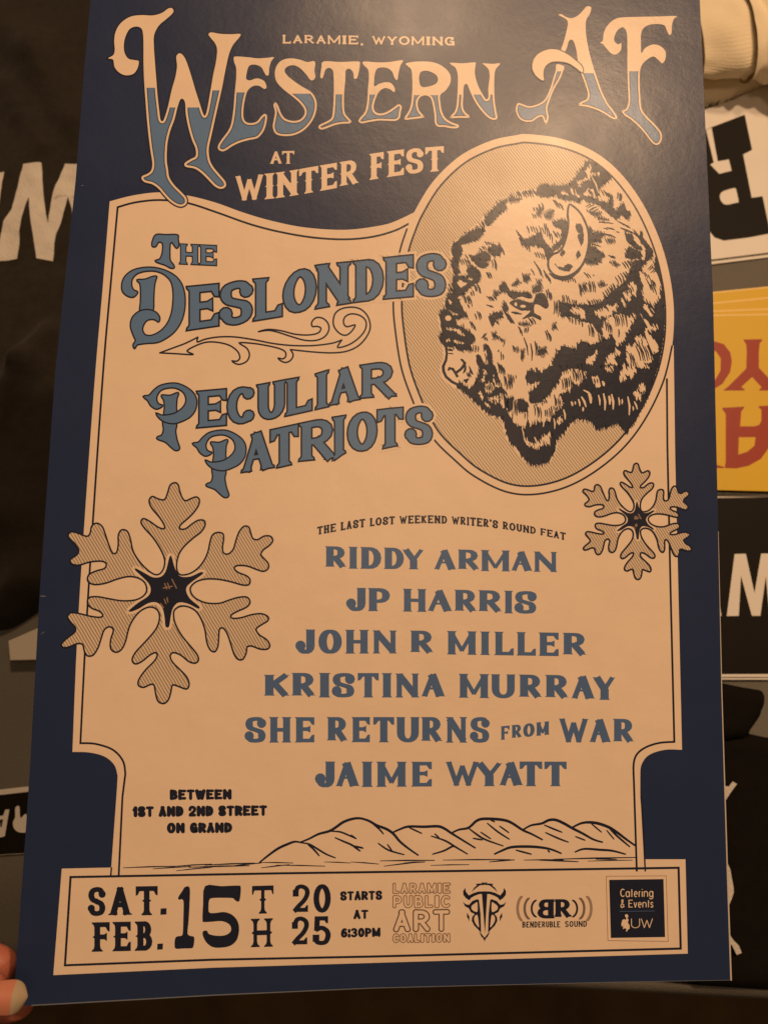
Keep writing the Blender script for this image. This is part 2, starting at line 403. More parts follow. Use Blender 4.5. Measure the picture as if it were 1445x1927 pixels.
def lettering(ink, text, spans, top, bot, st, lay=0, fit=True, slant=0.0):
    """print text between two lines; st['fill'], and st['edges'] = [(extra width, ink, layer)] drawn below"""
    top = cr(top, n=4) if len(top) > 2 else top; bot = cr(bot, n=4) if len(bot) > 2 else bot
    for ch, sp in zip(text, spans):
        if ch == ' ': continue
        x0, x1 = sp; flip = x1 < x0; x0, x1 = min(sp), max(sp); xm = (x0+x1)/2; hgt = interp(bot, xm)-interp(top, xm); W = (x1-x0)/hgt
        parts = glyph(ch, W, st)
        allp = [q for p in parts for q in ((p[1][0]+p[1][1]) if p[0] == 'band' else p[1])]
        bx0, bx1 = min(q[0] for q in allp), max(q[0] for q in allp); by0, by1 = min(q[1] for q in allp), max(q[1] for q in allp)
        special = ch in "aetringvs,.:'&"
        def mp(q):
            gx = (q[0]-bx0)/(bx1-bx0) if not special else q[0]/W
            gy = (q[1]-by0)/(by1-by0) if not special else q[1]
            if flip: gx = 1-gx
            x = x0+gx*(x1-x0); yb = interp(bot, x); yt = interp(top, x)
            return (x+slant*gy*hgt, yb+(yt-yb)*gy)
        loops = []
        for p in parts:
            if p[0] == 'band':
                a = [mp(q) for q in p[1][0]]; b = [mp(q) for q in p[1][1]]; loops.append((a, b, p[2]))
            else: loops.append(([mp(q) for q in p[1]], None, True))
        for extra, m, ly in st.get('edges', ()):
            for a, b, cl in loops:
                if b is None: ink.stroke(a, extra*2, m, ly, closed=True)
                elif cl: ink.stroke(a, extra*2, m, ly, closed=True); ink.stroke(b, extra*2, m, ly, closed=True)
                else: ink.stroke(a+b[::-1], extra*2, m, ly, closed=True)
                if st.get('solid'):
                    n = len(a)
                    if b is not None: ink._add([[a[i], a[(i+1) % n], b[(i+1) % n], b[i]] for i in range(n if cl else n-1)], m, ly, None)
        for a, b, cl in loops:
            if b is None: ink.fill(a, st['fill'], lay)
            else:
                n = len(a); q = []
                for i in range(n if cl else n-1):
                    A, B, c_, D = a[i], a[(i+1) % n], b[(i+1) % n], b[i]
                    q += [[A, B, c_], [A, c_, D]]
                ink._add(q, st['fill'], lay, None)

# ================================================================== THE POSTER
poster = thing('poster', 'dark blue and cream festival poster with a bison portrait, held up by one corner', 'poster', matrix=PM)
def pmap(p, z): u, v = uv(p); return (u, v, z*1e-6)
edge_l = [(171, -60), (171-.0*1, 0), (159, 130), (143, 338), (104.5, 700), (75, 1120), (57, 1448), (37, 1740), (25, 1893)]
edge_b = [(100, 1890.5), (400, 1873.5), (700, 1860), (1150, 1849), (1375.5, 1845)]
edge_r = [(1371, 1700), (1358, 1300), (1352, 1060), (1341, 560), (1316, 0), (1313.5, -60)]
ring_ = [uv(p) for p in edge_l+edge_b+edge_r]
# the sheet runs on past the top of the picture to its full 17 inches
top_l = uv((175.4, -60)); top_r = uv((1313.5, -60))
outl = [uv(p) for p in edge_l[1:]+edge_b+edge_r[:-1]]+[(0.2794, 0.4445), (0.0, 0.4445)]
outl = outl if area(outl) > 0 else outl[::-1]
tr = tessellate_polygon([[Vector((a, b, 0)) for a, b in outl]]); n = len(outl); TH = 0.0008
def upf(t, pts): return t if area([pts[i] for i in t]) > 0 else t[::-1]
faces = [tuple(upf(list(t), outl)) for t in tr]; mi = [0]*len(faces)
vs = [(a, b, 0) for a, b in outl]+[(a, b, -TH) for a, b in outl]
for t in list(faces): faces.append(tuple(i+n for i in t[::-1])); mi.append(2)
for i in range(n): j = (i+1) % n; faces.append((i, i+n, j+n, j)); mi.append(1)
mesh_obj('printed_sheet', vs, faces, [M['navy'], M['core'], M['back']], poster, mi)

def P(base=20): return Ink(pmap, base)
tA, tB, tC = T(180, 0, 2.89), T(580, 0, 2.89), T(945, 0, 2.89)
tD, tE = T(200, 400, 3.211), T(500, 400, 3.211)
tF, tG = T(240, 640, 3.6125), T(480, 640, 3.6125)
tS1, tS2 = T(100, 890, 3.284), T(1060, 840, 5.352)
b1, b2, b3, b4, b5, b6 = T(820, 290, 6.568), T(1040, 290, 6.568), T(820, 490, 6.568), T(1040, 490, 6.568), T(820, 690, 6.568), T(1040, 690, 6.568)

# ---- cream panel
ring_out = [(995, 252.6), (1059, 262), (1118, 286), (1166, 325), (1208, 382), (1239, 447), (1258, 512), (1267, 580), (1264, 650), (1248, 716), (1216, 784), (1175, 840), (1121, 886), (1063.6, 917), (1003, 930.5), (949, 924.5), (892, 896), (854, 864.5), (818, 829), (793, 790), (776, 753), (755, 692), (743, 616), (740, 568), (744, 515), (754, 466), (766, 430), (782, 394), (816, 340), (866, 293), (923, 265), (968, 255)]
RO = cr(ring_out, True, 6)
def offset(pts, d): a, b = rails(pts, 0.0, True, d); return a
sgn = 1 if area(RO) > 0 else -1
def inset(pts, d): s = 1 if area(pts) > 0 else -1; return rails(pts, 0.0, True, s*d)[0]
topcurve = cr([(207, 379), (250, 368), (301, 362), (353, 368), (405, 381), (458, 400), (511, 415.5), (574, 428), (650, 432.5), (718, 424), (749, 414), (782, 398)], n=5)
leftedge = [(101, 1835), (117, 1634.6), (208, 1632.6), (210, 1632), (221, 1480), (222, 1460)]
lcorner = cr([(222, 1460), (216, 1440), (198, 1424), (169, 1416), (137, 1415)], n=5)
lefts = cr([(137, 1415), (147, 1180), (166, 890), (181.5, 683), (194, 540), (207, 379)], n=4)
rights = [(1262, 660), (1266.8, 650), (1269.7, 860), (1274.5, 1060), (1282.5, 1411)]
rcorner = cr([(1282.5, 1411), (1250, 1411), (1220, 1421), (1206, 1440), (1204, 1462)], n=5)
panel = leftedge[:4]+leftedge[4:5]+lcorner+lefts[1:-1]+topcurve+[(840, 420), (1000, 600), (1200, 640)]+rights[1:]+rcorner[1:]+[(1204, 1500), (1213, 1617), (1289, 1617), (1293.3, 1794.5), (700, 1812), (400, 1821)]
I_ = P(); I_.fill(panel, 'cream', 0); I_.build('cream_panel', poster)
# ---- panel borders
I_ = P(); q = 'dark'
I_.stroke([(224, 1648), (231, 1500), (236.5, 1456)]+cr([(236.5, 1456), (232, 1432), (213, 1411), (181, 1400), (152, 1398.5)], n=5)[1:]+cr([(152, 1398.5), (163, 1180), (181.5, 890), (196, 683), (208.5, 540), (222, 390)], n=4)[1:]+cr([(222, 390), (255, 381), (301, 376.5), (353, 382), (409, 400), (471, 422), (527, 436.5), (589, 447), (650, 450.5), (702, 445.5), (743, 434), (769, 421)], n=4)[1:], 3.8, q, 1)
I_.stroke([(209, 1648), (210.5, 1632)], 3, q, 1)
I_.stroke([(1254, 712), (1255, 840), (1261, 1110), (1268, 1396)]+cr([(1268, 1396), (1240, 1398), (1215, 1406), (1198, 1419), (1191.5, 1438), (1192, 1470)], n=4)[1:]+[(1193, 1500), (1197.5, 1640)], 3.8, q, 1)
I_.stroke([(1206, 1500), (1213.5, 1640)], 3, q, 1)
I_.stroke([(133.5, 1650.5), (520, 1643.5), (860, 1639), (1276, 1633), (1280, 1785), (700, 1800), (400, 1806), (123, 1816.5)], 4.3, q, 1, closed=True)
I_.build('panel_border', poster)
# ---- oval frame with hatched ground
I_ = P(); I_.fill(RO, 'cream', 2)
I_.fill(inset(RO, 16), 'hatch', 3)
I_.stroke(inset(RO, 16), 3.6, 'dark', 4, closed=True)
I_.stroke([p for p in cr(ring_out[8:27], n=6)], 3.4, 'dark', 4)
I_.build('portrait_oval', poster)

# ---- bison
random.seed(11)
def jag(pts, amp, step=6.0, d=(0.42, 0.91)):
    """a fur edge: short tufts along the hair's direction"""
    out = []; n = len(pts)
    for i in range(n):
        a, b = pts[i], pts[(i+1) % n]; l = math.hypot(b[0]-a[0], b[1]-a[1]); k = max(1, int(l/step))
        for j in range(k):
            t = j/k; x, y = a[0]+(b[0]-a[0])*t, a[1]+(b[1]-a[1])*t
            nx, ny = (b[1]-a[1])/(l or 1), -(b[0]-a[0])/(l or 1)
            side = nx*d[0]+ny*d[1]; s = amp*random.uniform(.3, 1.25)*(1 if side > 0 else -1)
            if abs(side) < .25: s *= .4
            out.append((x, y))
            x2, y2 = a[0]+(b[0]-a[0])*(t+.5/k), a[1]+(b[1]-a[1])*(t+.5/k)
            out.append((x2+d[0]*s*ORI*1.7, y2+d[1]*s*ORI*1.7))
    return out
ORI = 1
def blob(ink, tf, pts, m='dark', lay=7, amp=2.6, d=(0.42, 0.91), step=5.6):
    global ORI
    p = tf(pts); ORI = -1 if area(p) < 0 else 1
    n = len(p); A = abs(area(p)); big = A > 250
    if not big and m == 'dark' and A > 30 and lay < 13:
        # a small patch is a bundle of parallel strokes, densest in its middle
        cx, cy = sum(q[0] for q in p)/n, sum(q[1] for q in p)/n
        px_, py_ = -d[1], d[0]
        lo = min((q[0]-cx)*px_+(q[1]-cy)*py_ for q in p); hi = max((q[0]-cx)*px_+(q[1]-cy)*py_ for q in p); t = lo-1.5
        while t < hi+1.5:
            q = clip_poly(clip_poly(p, lambda a: (a[0]-cx)*px_+(a[1]-cy)*py_-(t-1.6)), lambda a: (t+1.6)-((a[0]-cx)*px_+(a[1]-cy)*py_))
            if len(q) > 2: ls = [(a[0]-cx)*d[0]+(a[1]-cy)*d[1] for a in q]; l0, l1 = min(ls), max(ls)
            else: l0, l1 = -2.5, 2.5
            l0 -= random.uniform(.5, 4.5); l1 += random.uniform(.5, 4.5)
            x1, y1 = cx+px_*t+d[0]*l0, cy+py_*t+d[1]*l0; x2, y2 = cx+px_*t+d[0]*l1, cy+py_*t+d[1]*l1
            ink.stroke([(x1, y1), ((x1+x2)/2-.6*d[1], (y1+y2)/2+.6*d[0]), (x2, y2)], [1.0, random.uniform(2.3, 3.3), .9], m, lay)
            t += random.uniform(2.3, 3.4)
        k_ = [(cx+(q[0]-cx)*.62, cy+(q[1]-cy)*.62) for q in p]
        try: ink.fill(jag(k_, amp*.6, step, d), m, lay)
        except Exception: pass
        return
    try: ink.fill(jag(p, amp*.8, step, d), m, lay)
    except Exception: ink.fill(p, m, lay)
    # hairs crossing the rim of the mass
    L_ = (17 if A > 1500 else 14) if m == 'dark' else min(13, 3+math.sqrt(A)*.5)
    if lay >= 13: L_ = 6
    for i in range(n):
        a, b = p[i], p[(i+1) % n]; l = math.dist(a, b)
        if l < 1: continue
        nx, ny = (b[1]-a[1])/l*-ORI, (b[0]-a[0])/l*ORI
        k = int(l/3.2+random.random())
        for j in range(k):
            t = (j+random.random())/max(1, k); x, y = a[0]+(b[0]-a[0])*t, a[1]+(b[1]-a[1])*t
            dd = (d[0]+random.uniform(-.16, .16), d[1]); q = math.hypot(*dd); dd = (dd[0]/q, dd[1]/q)
            if abs(nx*dd[0]+ny*dd[1]) < .22 or random.random() < .18: continue
            s = L_*random.uniform(.35, 1.0)*.5
            x2, y2 = x+dd[0]*s, y+dd[1]*s; x1, y1 = x-dd[0]*s, y-dd[1]*s
            ink.stroke([(x1, y1), ((x1+x2)/2-dd[1]*.5, (y1+y2)/2+dd[0]*.5), (x2, y2)], [.8, random.uniform(1.8, 2.8), .6], m if (m == 'dark' or random.random() < .45) else 'dark', lay if m == 'dark' else lay+1)
def hairs(ink, tf, lst, m='dark', lay=9):
    for h in lst:
        x, y, x2, y2, w = h if len(h) == 5 else (*h, 2.2)
        p = tf([(x, y), ((x+x2)/2+(y2-y)*.06, (y+y2)/2-(x2-x)*.06), (x2, y2)])
        ink.stroke(p, [w*.6, w, w*.5], m, lay)
def cluster(ink, tf, x, y, ww, hh, n, dx, dy, w=2.1, m='dark', lay=9):
    for i in range(n):
        px = x+ww*(i+.5)/n+random.uniform(-6, 6); py = y+hh*(i+.5)/n+random.uniform(-10, 10); k = random.uniform(.8, 1.35)
        hairs(ink, tf, [(px-dx*k/2, py-dy*k/2, px+dx*k/2, py+dy*k/2, w*random.uniform(.85, 1.3))], m, lay)
I_ = P()
sil = b1([(1445, 400), (1300, 430), (1250, 470), (1100, 470), (950, 530), (880, 565), (780, 620), (700, 715), (620, 775), (560, 870), (450, 945), (370, 1025), (220, 1125), (205, 1200), (220, 1314)])[1:]+b3([(220, 60), (215, 100), (250, 200), (225, 300), (175, 380), (135, 480), (125, 560), (75, 640), (55, 710), (75, 800), (82, 900), (62, 980), (118, 1055), (125, 1150), (125, 1230), (85, 1310)])+b5([(85, 60), (110, 120), (180, 190), (260, 240), (350, 310), (430, 350), (500, 430), (600, 530), (700, 590), (800, 610), (850, 680), (870, 800), (920, 920), (980, 960), (1030, 1040), (1090, 1120), (1180, 1200), (1290, 1200), (1390, 1150)])+b6([(0, 1040), (10, 1010), (40, 900), (80, 840), (140, 790), (200, 700), (290, 630), (400, 640), (480, 670), (540, 750), (620, 740), (700, 720), (800, 680), (860, 740), (905, 790)])
inner = inset(RO, 17.5)
arcp = [p for p in inner if (p[0] > 1180 or (p[0] > 1108 and p[1] < 400)) and p[1] < 806]
arcp = sorted(arcp, key=lambda p: -p[1])
sil = sil+arcp+b2([(430, 90), (350, 220), (230, 330), (190, 388), (20, 408)])
I_.stroke(sil[:60], 11, 'cream', 4); I_.fill(sil, 'cream', 5)
# tufts standing out all along the brow and the muzzle side
so_ = cr(sil[:66], n=5)
for i in range(0, len(so_)-1):
    x, y = so_[i]; dd = (.50, .86) if y < 520 else ((.40, .92) if y < 660 else (.12, .99))
    if 655 < y < 745 and x < 870: continue
    for _ in range(2):
        s1 = random.uniform(3, 9) if y < 660 else random.uniform(1, 4); s2 = random.uniform(3, 9); ox = random.uniform(-2.5, 2.5)
        if random.random() < .55: I_.stroke([(x+ox-dd[0]*s1, y-dd[1]*s1), (x+ox+.5, y), (x+ox+dd[0]*s2, y+dd[1]*s2)], [.7, random.uniform(2.2, 3.2), .9], 'dark', 6)
# dark masses at the outline
for pts in ([(1245, 490), (1260, 440), (1310, 390), (1380, 385), (1445, 420), (1445, 520), (1350, 525), (1290, 515)],
            [(870, 575), (900, 520), (940, 500), (990, 550), (1050, 560), (1000, 590), (940, 605)],
            [(610, 860), (640, 770), (700, 690), (780, 620), (830, 600), (880, 650), (850, 700), (780, 740), (710, 820), (640, 895)],
            [(320, 1040), (430, 960), (520, 930), (600, 925), (590, 965), (500, 1065), (400, 1085), (310, 1125), (330, 1175), (300, 1260), (280, 1314), (225, 1314), (205, 1200), (220, 1125)],
            [(1020, 1040), (1100, 1060), (1200, 1030), (1300, 960), (1330, 1060), (1400, 1150), (1445, 1190), (1445, 1314), (1370, 1314), (1320, 1150), (1230, 1125), (1130, 1140), (1060, 1120)],
            [(680, 1150), (720, 1120), (810, 1180), (780, 1260), (700, 1250), (640, 1190)],
            [(430, 1314), (500, 1250), (590, 1200), (680, 1260), (650, 1314)],
            [(1240, 740), (1290, 640), (1315, 690), (1290, 780)], [(1340, 760), (1380, 690), (1445, 700), (1445, 800), (1390, 815)]):
    blob(I_, b1, pts)
for pts in ([(0, 400), (190, 390), (300, 260), (430, 90), (520, 110), (620, 200), (725, 285), (690, 315), (660, 350), (620, 365), (560, 440), (570, 500), (540, 520), (480, 430), (420, 440), (360, 480), (380, 520), (470, 530), (560, 575), (690, 622), (715, 510), (740, 520), (735, 650), (790, 720), (810, 660), (880, 620), (900, 700), (955, 730), (925, 800), (850, 750), (800, 800), (740, 780), (640, 690), (560, 620), (440, 590), (380, 550), (310, 595), (230, 570), (100, 550), (40, 500), (0, 490)],
            [(430, 700), (520, 715), (585, 715), (600, 755), (540, 780), (480, 740)], [(550, 790), (600, 780), (675, 812), (610, 818)],
            [(430, 910), (485, 935), (470, 1000), (530, 960), (640, 990), (570, 1050), (600, 1085), (500, 1080), (440, 1130), (425, 1040)],
            [(650, 1045), (740, 1045), (760, 1090), (690, 1115)], [(430, 1130), (520, 1160), (640, 1250), (560, 1314), (395, 1314), (430, 1230)],
            [(880, 980), (980, 1000), (1000, 1080), (1100, 1165), (1040, 1180), (960, 1110), (910, 1060)], [(940, 1150), (1060, 1200), (1105, 1250), (1000, 1300), (890, 1270)],
            [(970, 915), (1060, 1015), (1100, 960), (1105, 1040), (1160, 1100), (1235, 1190), (1210, 1314), (1150, 1314), (1150, 1180), (1080, 1080)],
            [(0, 850), (100, 810), (175, 830), (175, 960), (100, 920), (0, 880)], [(0, 1140), (100, 1060), (120, 960), (178, 950), (160, 1060), (70, 1160), (0, 1205)]):
    blob(I_, b2, pts, amp=2.0)
for pts in ([(180, 0), (280, 0), (270, 80), (300, 130), (260, 200), (330, 205), (400, 180), (370, 130), (450, 80), (540, 140), (540, 250), (480, 290), (400, 350), (330, 430), (280, 440), (300, 520), (330, 600), (400, 690), (330, 700), (270, 735), (330, 830), (440, 900), (490, 970), (430, 1040), (440, 1100), (300, 1110), (230, 1060), (150, 1045), (120, 1055), (65, 980), (85, 900), (80, 800), (60, 710), (80, 640), (130, 600), (130, 480), (170, 440), (230, 370), (230, 300), (220, 220), (250, 190), (210, 100)],
            [(460, 0), (600, 0), (650, 50), (600, 95), (540, 80), (480, 30)], [(780, 345), (800, 310), (860, 270), (885, 320), (920, 380), (1010, 400), (1100, 400), (1150, 410), (1190, 440), (1170, 472), (1050, 462), (960, 475), (900, 430), (870, 390), (820, 390)],
            [(720, 370), (790, 400), (770, 440), (730, 470), (715, 420)], [(830, 560), (850, 520), (880, 550), (900, 590), (860, 640), (920, 690), (970, 770), (940, 770), (880, 710), (825, 620)],
            [(650, 720), (720, 650), (820, 640), (820, 700), (740, 730), (710, 810), (680, 800)], [(1030, 785), (1120, 765), (1175, 800), (1080, 802)], [(700, 900), (735, 890), (745, 960), (715, 975)],
            [(1270, 1090), (1350, 1070), (1375, 1140), (1320, 1185), (1275, 1165)], [(1062, 1120), (1085, 1100), (1088, 1200), (1062, 1245)],
            [(610, 1050), (650, 1050), (685, 1120), (700, 1330), (660, 1330), (630, 1160)], [(495, 1190), (550, 1175), (620, 1330), (530, 1330)],
            [(940, 300), (1020, 235), (1045, 280), (970, 325)], [(1080, 185), (1150, 175), (1165, 240), (1100, 285)], [(1200, 310), (1290, 290), (1310, 400), (1210, 410)], [(1250, 240), (1290, 240), (1310, 330), (1280, 330)]):
    blob(I_, b3, pts, amp=1.9)
I_.fill(cr(b3([(905, 520), (1000, 480), (1100, 505), (1200, 520), (1230, 425), (1340, 410), (1395, 560), (1350, 600), (1290, 560), (1220, 545), (1215, 650), (1290, 690), (1295, 745), (1190, 695), (1090, 725), (1065, 720), (1145, 655), (1160, 620), (1080, 632), (990, 595), (940, 560)]), True, 2), 'dark', 7)
I_.fill(cr(b3([(320, 1215), (355, 1245), (375, 1314), (370, 1370), (330, 1400), (350, 1330), (330, 1260), (300, 1230)]), True, 2), 'dark', 8)
for pts in ([(80, 515), (200, 545), (400, 560), (560, 540), (650, 480), (720, 390), (820, 320), (900, 260), (940, 180), (1010, 0), (1288, 0), (1345, 250), (1372, 500), (1372, 800), (1340, 1100), (1292, 1320), (0, 1320), (0, 1250), (60, 1150), (120, 1060), (200, 1090), (290, 1100), (320, 1030), (400, 1010), (480, 1060), (600, 1000), (640, 930), (540, 880), (480, 780), (340, 740), (240, 685), (100, 700)],
            [(560, 290), (620, 260), (660, 310), (600, 335)], [(350, 300), (400, 280), (425, 370), (380, 395)], [(710, 20), (760, 10), (820, 60), (780, 75)], [(400, 0), (520, 0), (540, 40), (420, 60)], [(0, 790), (30, 770), (60, 850), (0, 860)]):
    blob(I_, b4, pts, amp=2.2)
for pts in ([(80, 1330), (90, -10), (130, -10)],): pass
blob(I_, b5, [(540, -20), (720, -20), (780, 150), (830, 280), (860, 400), (900, 420), (880, 560), (930, 640), (960, 700), (1060, 770), (1110, 770), (1130, 650), (1170, 740), (1240, 690), (1330, 700), (1400, 680), (1450, 610), (1450, 1060), (1390, 1150), (1290, 1200), (1180, 1200), (1090, 1120), (1030, 1040), (980, 960), (920, 920), (870, 800), (850, 680), (800, 610), (700, 590), (600, 530), (500, 430), (430, 350), (350, 310), (260, 240), (300, 205), (350, 240), (410, 280), (470, 250), (530, 100)], amp=2.6, d=(.15, .99))
for pts in ([(870, 400), (960, 385), (930, 560), (890, 580), (860, 480)], [(1005, 400), (1080, 410), (1140, 470), (1130, 545), (1010, 560)], [(1110, 140), (1140, 50), (1230, 70), (1310, 80), (1400, 0), (1450, 0), (1450, 300), (1390, 350), (1300, 430), (1180, 450), (1150, 400), (1150, 330), (1240, 260), (1310, 180), (1230, 175), (1200, 210), (1130, 190)]):
    blob(I_, b5, pts, amp=2.0, d=(.15, .99))
blob(I_, b6, [(0, -20), (1292, -20), (1255, 130), (1190, 310), (1110, 490), (1000, 680), (905, 790), (860, 740), (800, 685), (700, 720), (620, 740), (540, 750), (480, 670), (400, 640), (290, 630), (200, 700), (140, 790), (80, 840), (40, 900), (10, 1010), (-2, 1030), (-2, 600), (60, 520), (130, 460), (110, 410), (60, 340), (0, 290)], amp=2.4, d=(.1, 1))
I_.stroke(b3([(120, 1050), (135, 1150), (125, 1230), (90, 1310)])+b5([(95, 60), (125, 125), (195, 185), (270, 225), (340, 235)]), [4, 4.5, 5, 5.5, 5.5, 5, 5, 4.5, 4], 'dark', 8)
I_.stroke(b5([(150, 50), (165, 20), (210, 30), (240, 80), (270, 130)]), [3, 4.5, 5, 4.5, 5], 'dark', 8); I_.stroke(b5([(250, 75), (310, 30), (350, -20), (362, -60)]), [5, 5, 6, 4], 'dark', 8)
I_.stroke(b5([(340, 170), (385, 165), (370, 205)]), [3, 6, 3], 'dark', 8); blob(I_, b5, [(390, 90), (420, 70), (430, 120), (400, 130)], amp=1.2); blob(I_, b5, [(420, 0), (450, 60), (465, 100), (430, 60)], amp=1)
# light tufts inside the dark masses
c = 'cream'
for pts in ([(410, 240), (425, 160), (455, 145), (475, 165), (455, 225), (500, 235), (590, 225), (590, 250), (500, 262), (440, 300), (390, 340), (340, 380), (310, 360), (370, 320), (420, 290)], [(100, 480), (150, 455), (185, 500), (125, 500)], [(205, 430), (240, 430), (260, 500), (235, 500)], [(265, 420), (290, 480), (340, 520), (320, 535), (280, 500)], [(305, 390), (345, 395), (330, 415)],
            [(420, 460), (460, 420), (500, 440), (510, 510), (470, 500)]):
    blob(I_, b2, pts, c, 9, amp=1.2)
for pts in ([(265, 285), (310, 245), (350, 290), (390, 262), (390, 285), (330, 325), (290, 322)], [(400, 225), (430, 215), (465, 245), (440, 262)], [(250, 745), (290, 735), (350, 800), (300, 805), (265, 785)], [(130, 840), (200, 832), (290, 870), (370, 920), (330, 925), (250, 880)],
            [(160, 620), (200, 640), (270, 670), (220, 675)], [(200, 1005), (260, 990), (350, 1025), (290, 1030)], [(270, 470), (330, 440), (300, 490)], [(150, 480), (200, 520), (170, 540)], [(130, 1000), (160, 960), (180, 1000)], [(330, 170), (370, 185), (350, 200)]):
    blob(I_, b3, pts, c, 9, amp=1.2, step=6)
I_.fill(b3([(120+35*1.1*math.cos(a/2)+32, 715+34*math.sin(a/2)) for a in range(12)]), c, 9)
I_.fill(b3([(985+22*math.cos(a/2)*.8, 543+24*math.sin(a/2)) for a in range(12)]), c, 9); I_.fill(b3([(1075+36*math.cos(a/2), 568+18*math.sin(a/2)) for a in range(12)]), c, 9)
I_.stroke(b3([(1000, 470), (1060, 462), (1130, 490), (1190, 490), (1215, 440), (1215, 410)]), [2, 4, 5, 4.5, 4, 2.5], c, 9)
I_.stroke(b3([(930, 640), (980, 650), (1060, 665)]), [2, 5, 2], 'dark', 9); I_.stroke(b3([(985, 610), (1040, 640), (1120, 630)]), [2, 4, 3], c, 9)
for pts in ([(220, 620), (265, 588), (380, 600), (405, 690), (350, 712), (330, 665), (260, 650)], [(510, 655), (560, 610), (650, 600), (690, 615), (655, 560), (735, 575), (800, 530), (812, 570), (745, 640), (690, 680), (610, 680), (595, 730), (560, 690)], [(860, 400), (925, 370), (945, 310), (985, 260), (1025, 310), (1015, 430), (975, 400), (940, 440), (965, 490), (905, 500)], [(840, 470), (870, 490), (905, 565), (875, 570)],
            [(620, 760), (720, 700), (800, 675), (900, 690), (950, 720), (1000, 640), (1030, 700), (960, 800), (910, 880), (870, 980), (830, 1060), (780, 1050), (800, 1000), (745, 960), (720, 870), (700, 960), (640, 970), (610, 880)],
            [(1120, 90), (1160, 30), (1250, 0), (1235, 90), (1290, 180), (1330, 300), (1330, 440), (1290, 500), (1240, 560), (1120, 480), (1110, 400), (1125, 330), (1080, 240), (1070, 180)],
            [(1110, 560), (1150, 540), (1235, 620), (1255, 715), (1170, 650)], [(1075, 660), (1180, 780), (1305, 825), (1250, 865), (1160, 870), (1190, 930), (1290, 1040), (1310, 1110), (1230, 1150), (1200, 1080), (1150, 960), (1140, 890), (1170, 830)],
            [(905, 1330), (920, 1200), (910, 1070), (1010, 1050), (1020, 960), (1070, 930), (1150, 985), (1180, 1100), (1225, 1190), (1200, 1300), (1150, 1330)], [(540, 1115), (545, 1180), (480, 1275), (410, 1262), (440, 1210), (500, 1170)], [(680, 1200), (790, 1100), (830, 1140), (750, 1210), (800, 1290), (700, 1260), (640, 1290)]):
    blob(I_, b4, pts, c, 9, amp=1.9)
for pts in ([(590, 40), (630, 80), (600, 110), (610, 150), (590, 195), (540, 180), (580, 140)], [(705, 110), (730, 120), (800, 240), (740, 245), (705, 190)], [(620, 225), (690, 200), (720, 270), (650, 340), (600, 300)], [(530, 330), (560, 310), (600, 380), (570, 400)], [(640, 400), (720, 370), (780, 380), (760, 440), (720, 460), (680, 430)], [(600, 450), (625, 450), (670, 500), (650, 515)],
            [(800, 330), (830, 360), (850, 520), (790, 460)], [(1075, 875), (1110, 890), (1160, 950), (1240, 965), (1300, 890), (1410, 820), (1405, 940), (1320, 950), (1250, 1028), (1180, 985), (1110, 960)], [(860, 500), (900, 560), (950, 540), (945, 640), (910, 620)]):
    blob(I_, b5, pts, c, 9, amp=1.8, d=(.2, .98))
for pts in ([(-10, 280), (60, 225), (105, 75), (250, 35), (410, 60), (405, 130), (330, 210), (250, 200), (200, 300), (120, 310), (60, 345), (110, 410), (135, 455), (60, 520), (-10, 580)], [(480, 140), (560, 130), (590, 240), (560, 260), (500, 210)], [(600, 180), (640, 190), (640, 230), (615, 235)], [(640, 10), (740, 0), (750, 60), (690, 65)], [(870, -20), (1050, -20), (1010, 80), (960, 140), (880, 150), (850, 190), (820, 180), (820, 110)],
            [(1070, 220), (1140, 230), (1140, 310), (1070, 340), (1090, 390), (1030, 420), (990, 320), (1060, 280)], [(50, 690), (70, 640), (120, 600), (120, 660), (80, 710)]):
    blob(I_, b6, pts, c, 9, amp=1.8, d=(.2, .98))
hairs(I_, b6, [(560, 350, 578, 480, 3.4), (622, 330, 640, 540, 4.2), (690, 360, 700, 470, 5), (722, 340, 742, 530, 4.4), (808, 380, 818, 480, 3.2), (852, 400, 850, 465, 3), (922, 370, 940, 600, 3.8), (1002, 430, 1040, 530, 3.4), (375, 290, 470, 350, 3.4), (440, 320, 468, 455, 6), (350, 370, 408, 500, 4.2), (312, 400, 332, 490, 3.6), (225, 430, 240, 488, 4), (370, 500, 368, 552, 3.6), (130, 530, 150, 655, 3.6), (10, 640, 20, 770, 3), (985, 490, 990, 545, 3), (270, 430, 275, 470, 3)], c, 9)
hairs(I_, b2, [(475, 280, 560, 480, 3.0)], c, 10)
hairs(I_, b5, [(985, 420, 1005, 740, 3.0), (1060, 760, 1085, 880, 2.4), (1110, 560, 1095, 740, 5), (1150, 560, 1165, 745, 3.4), (1220, 560, 1235, 720, 3), (1320, 600, 1325, 745, 3.4), (1215, 870, 1240, 940, 3.0), (1400, 560, 1405, 680, 3)], c, 10)
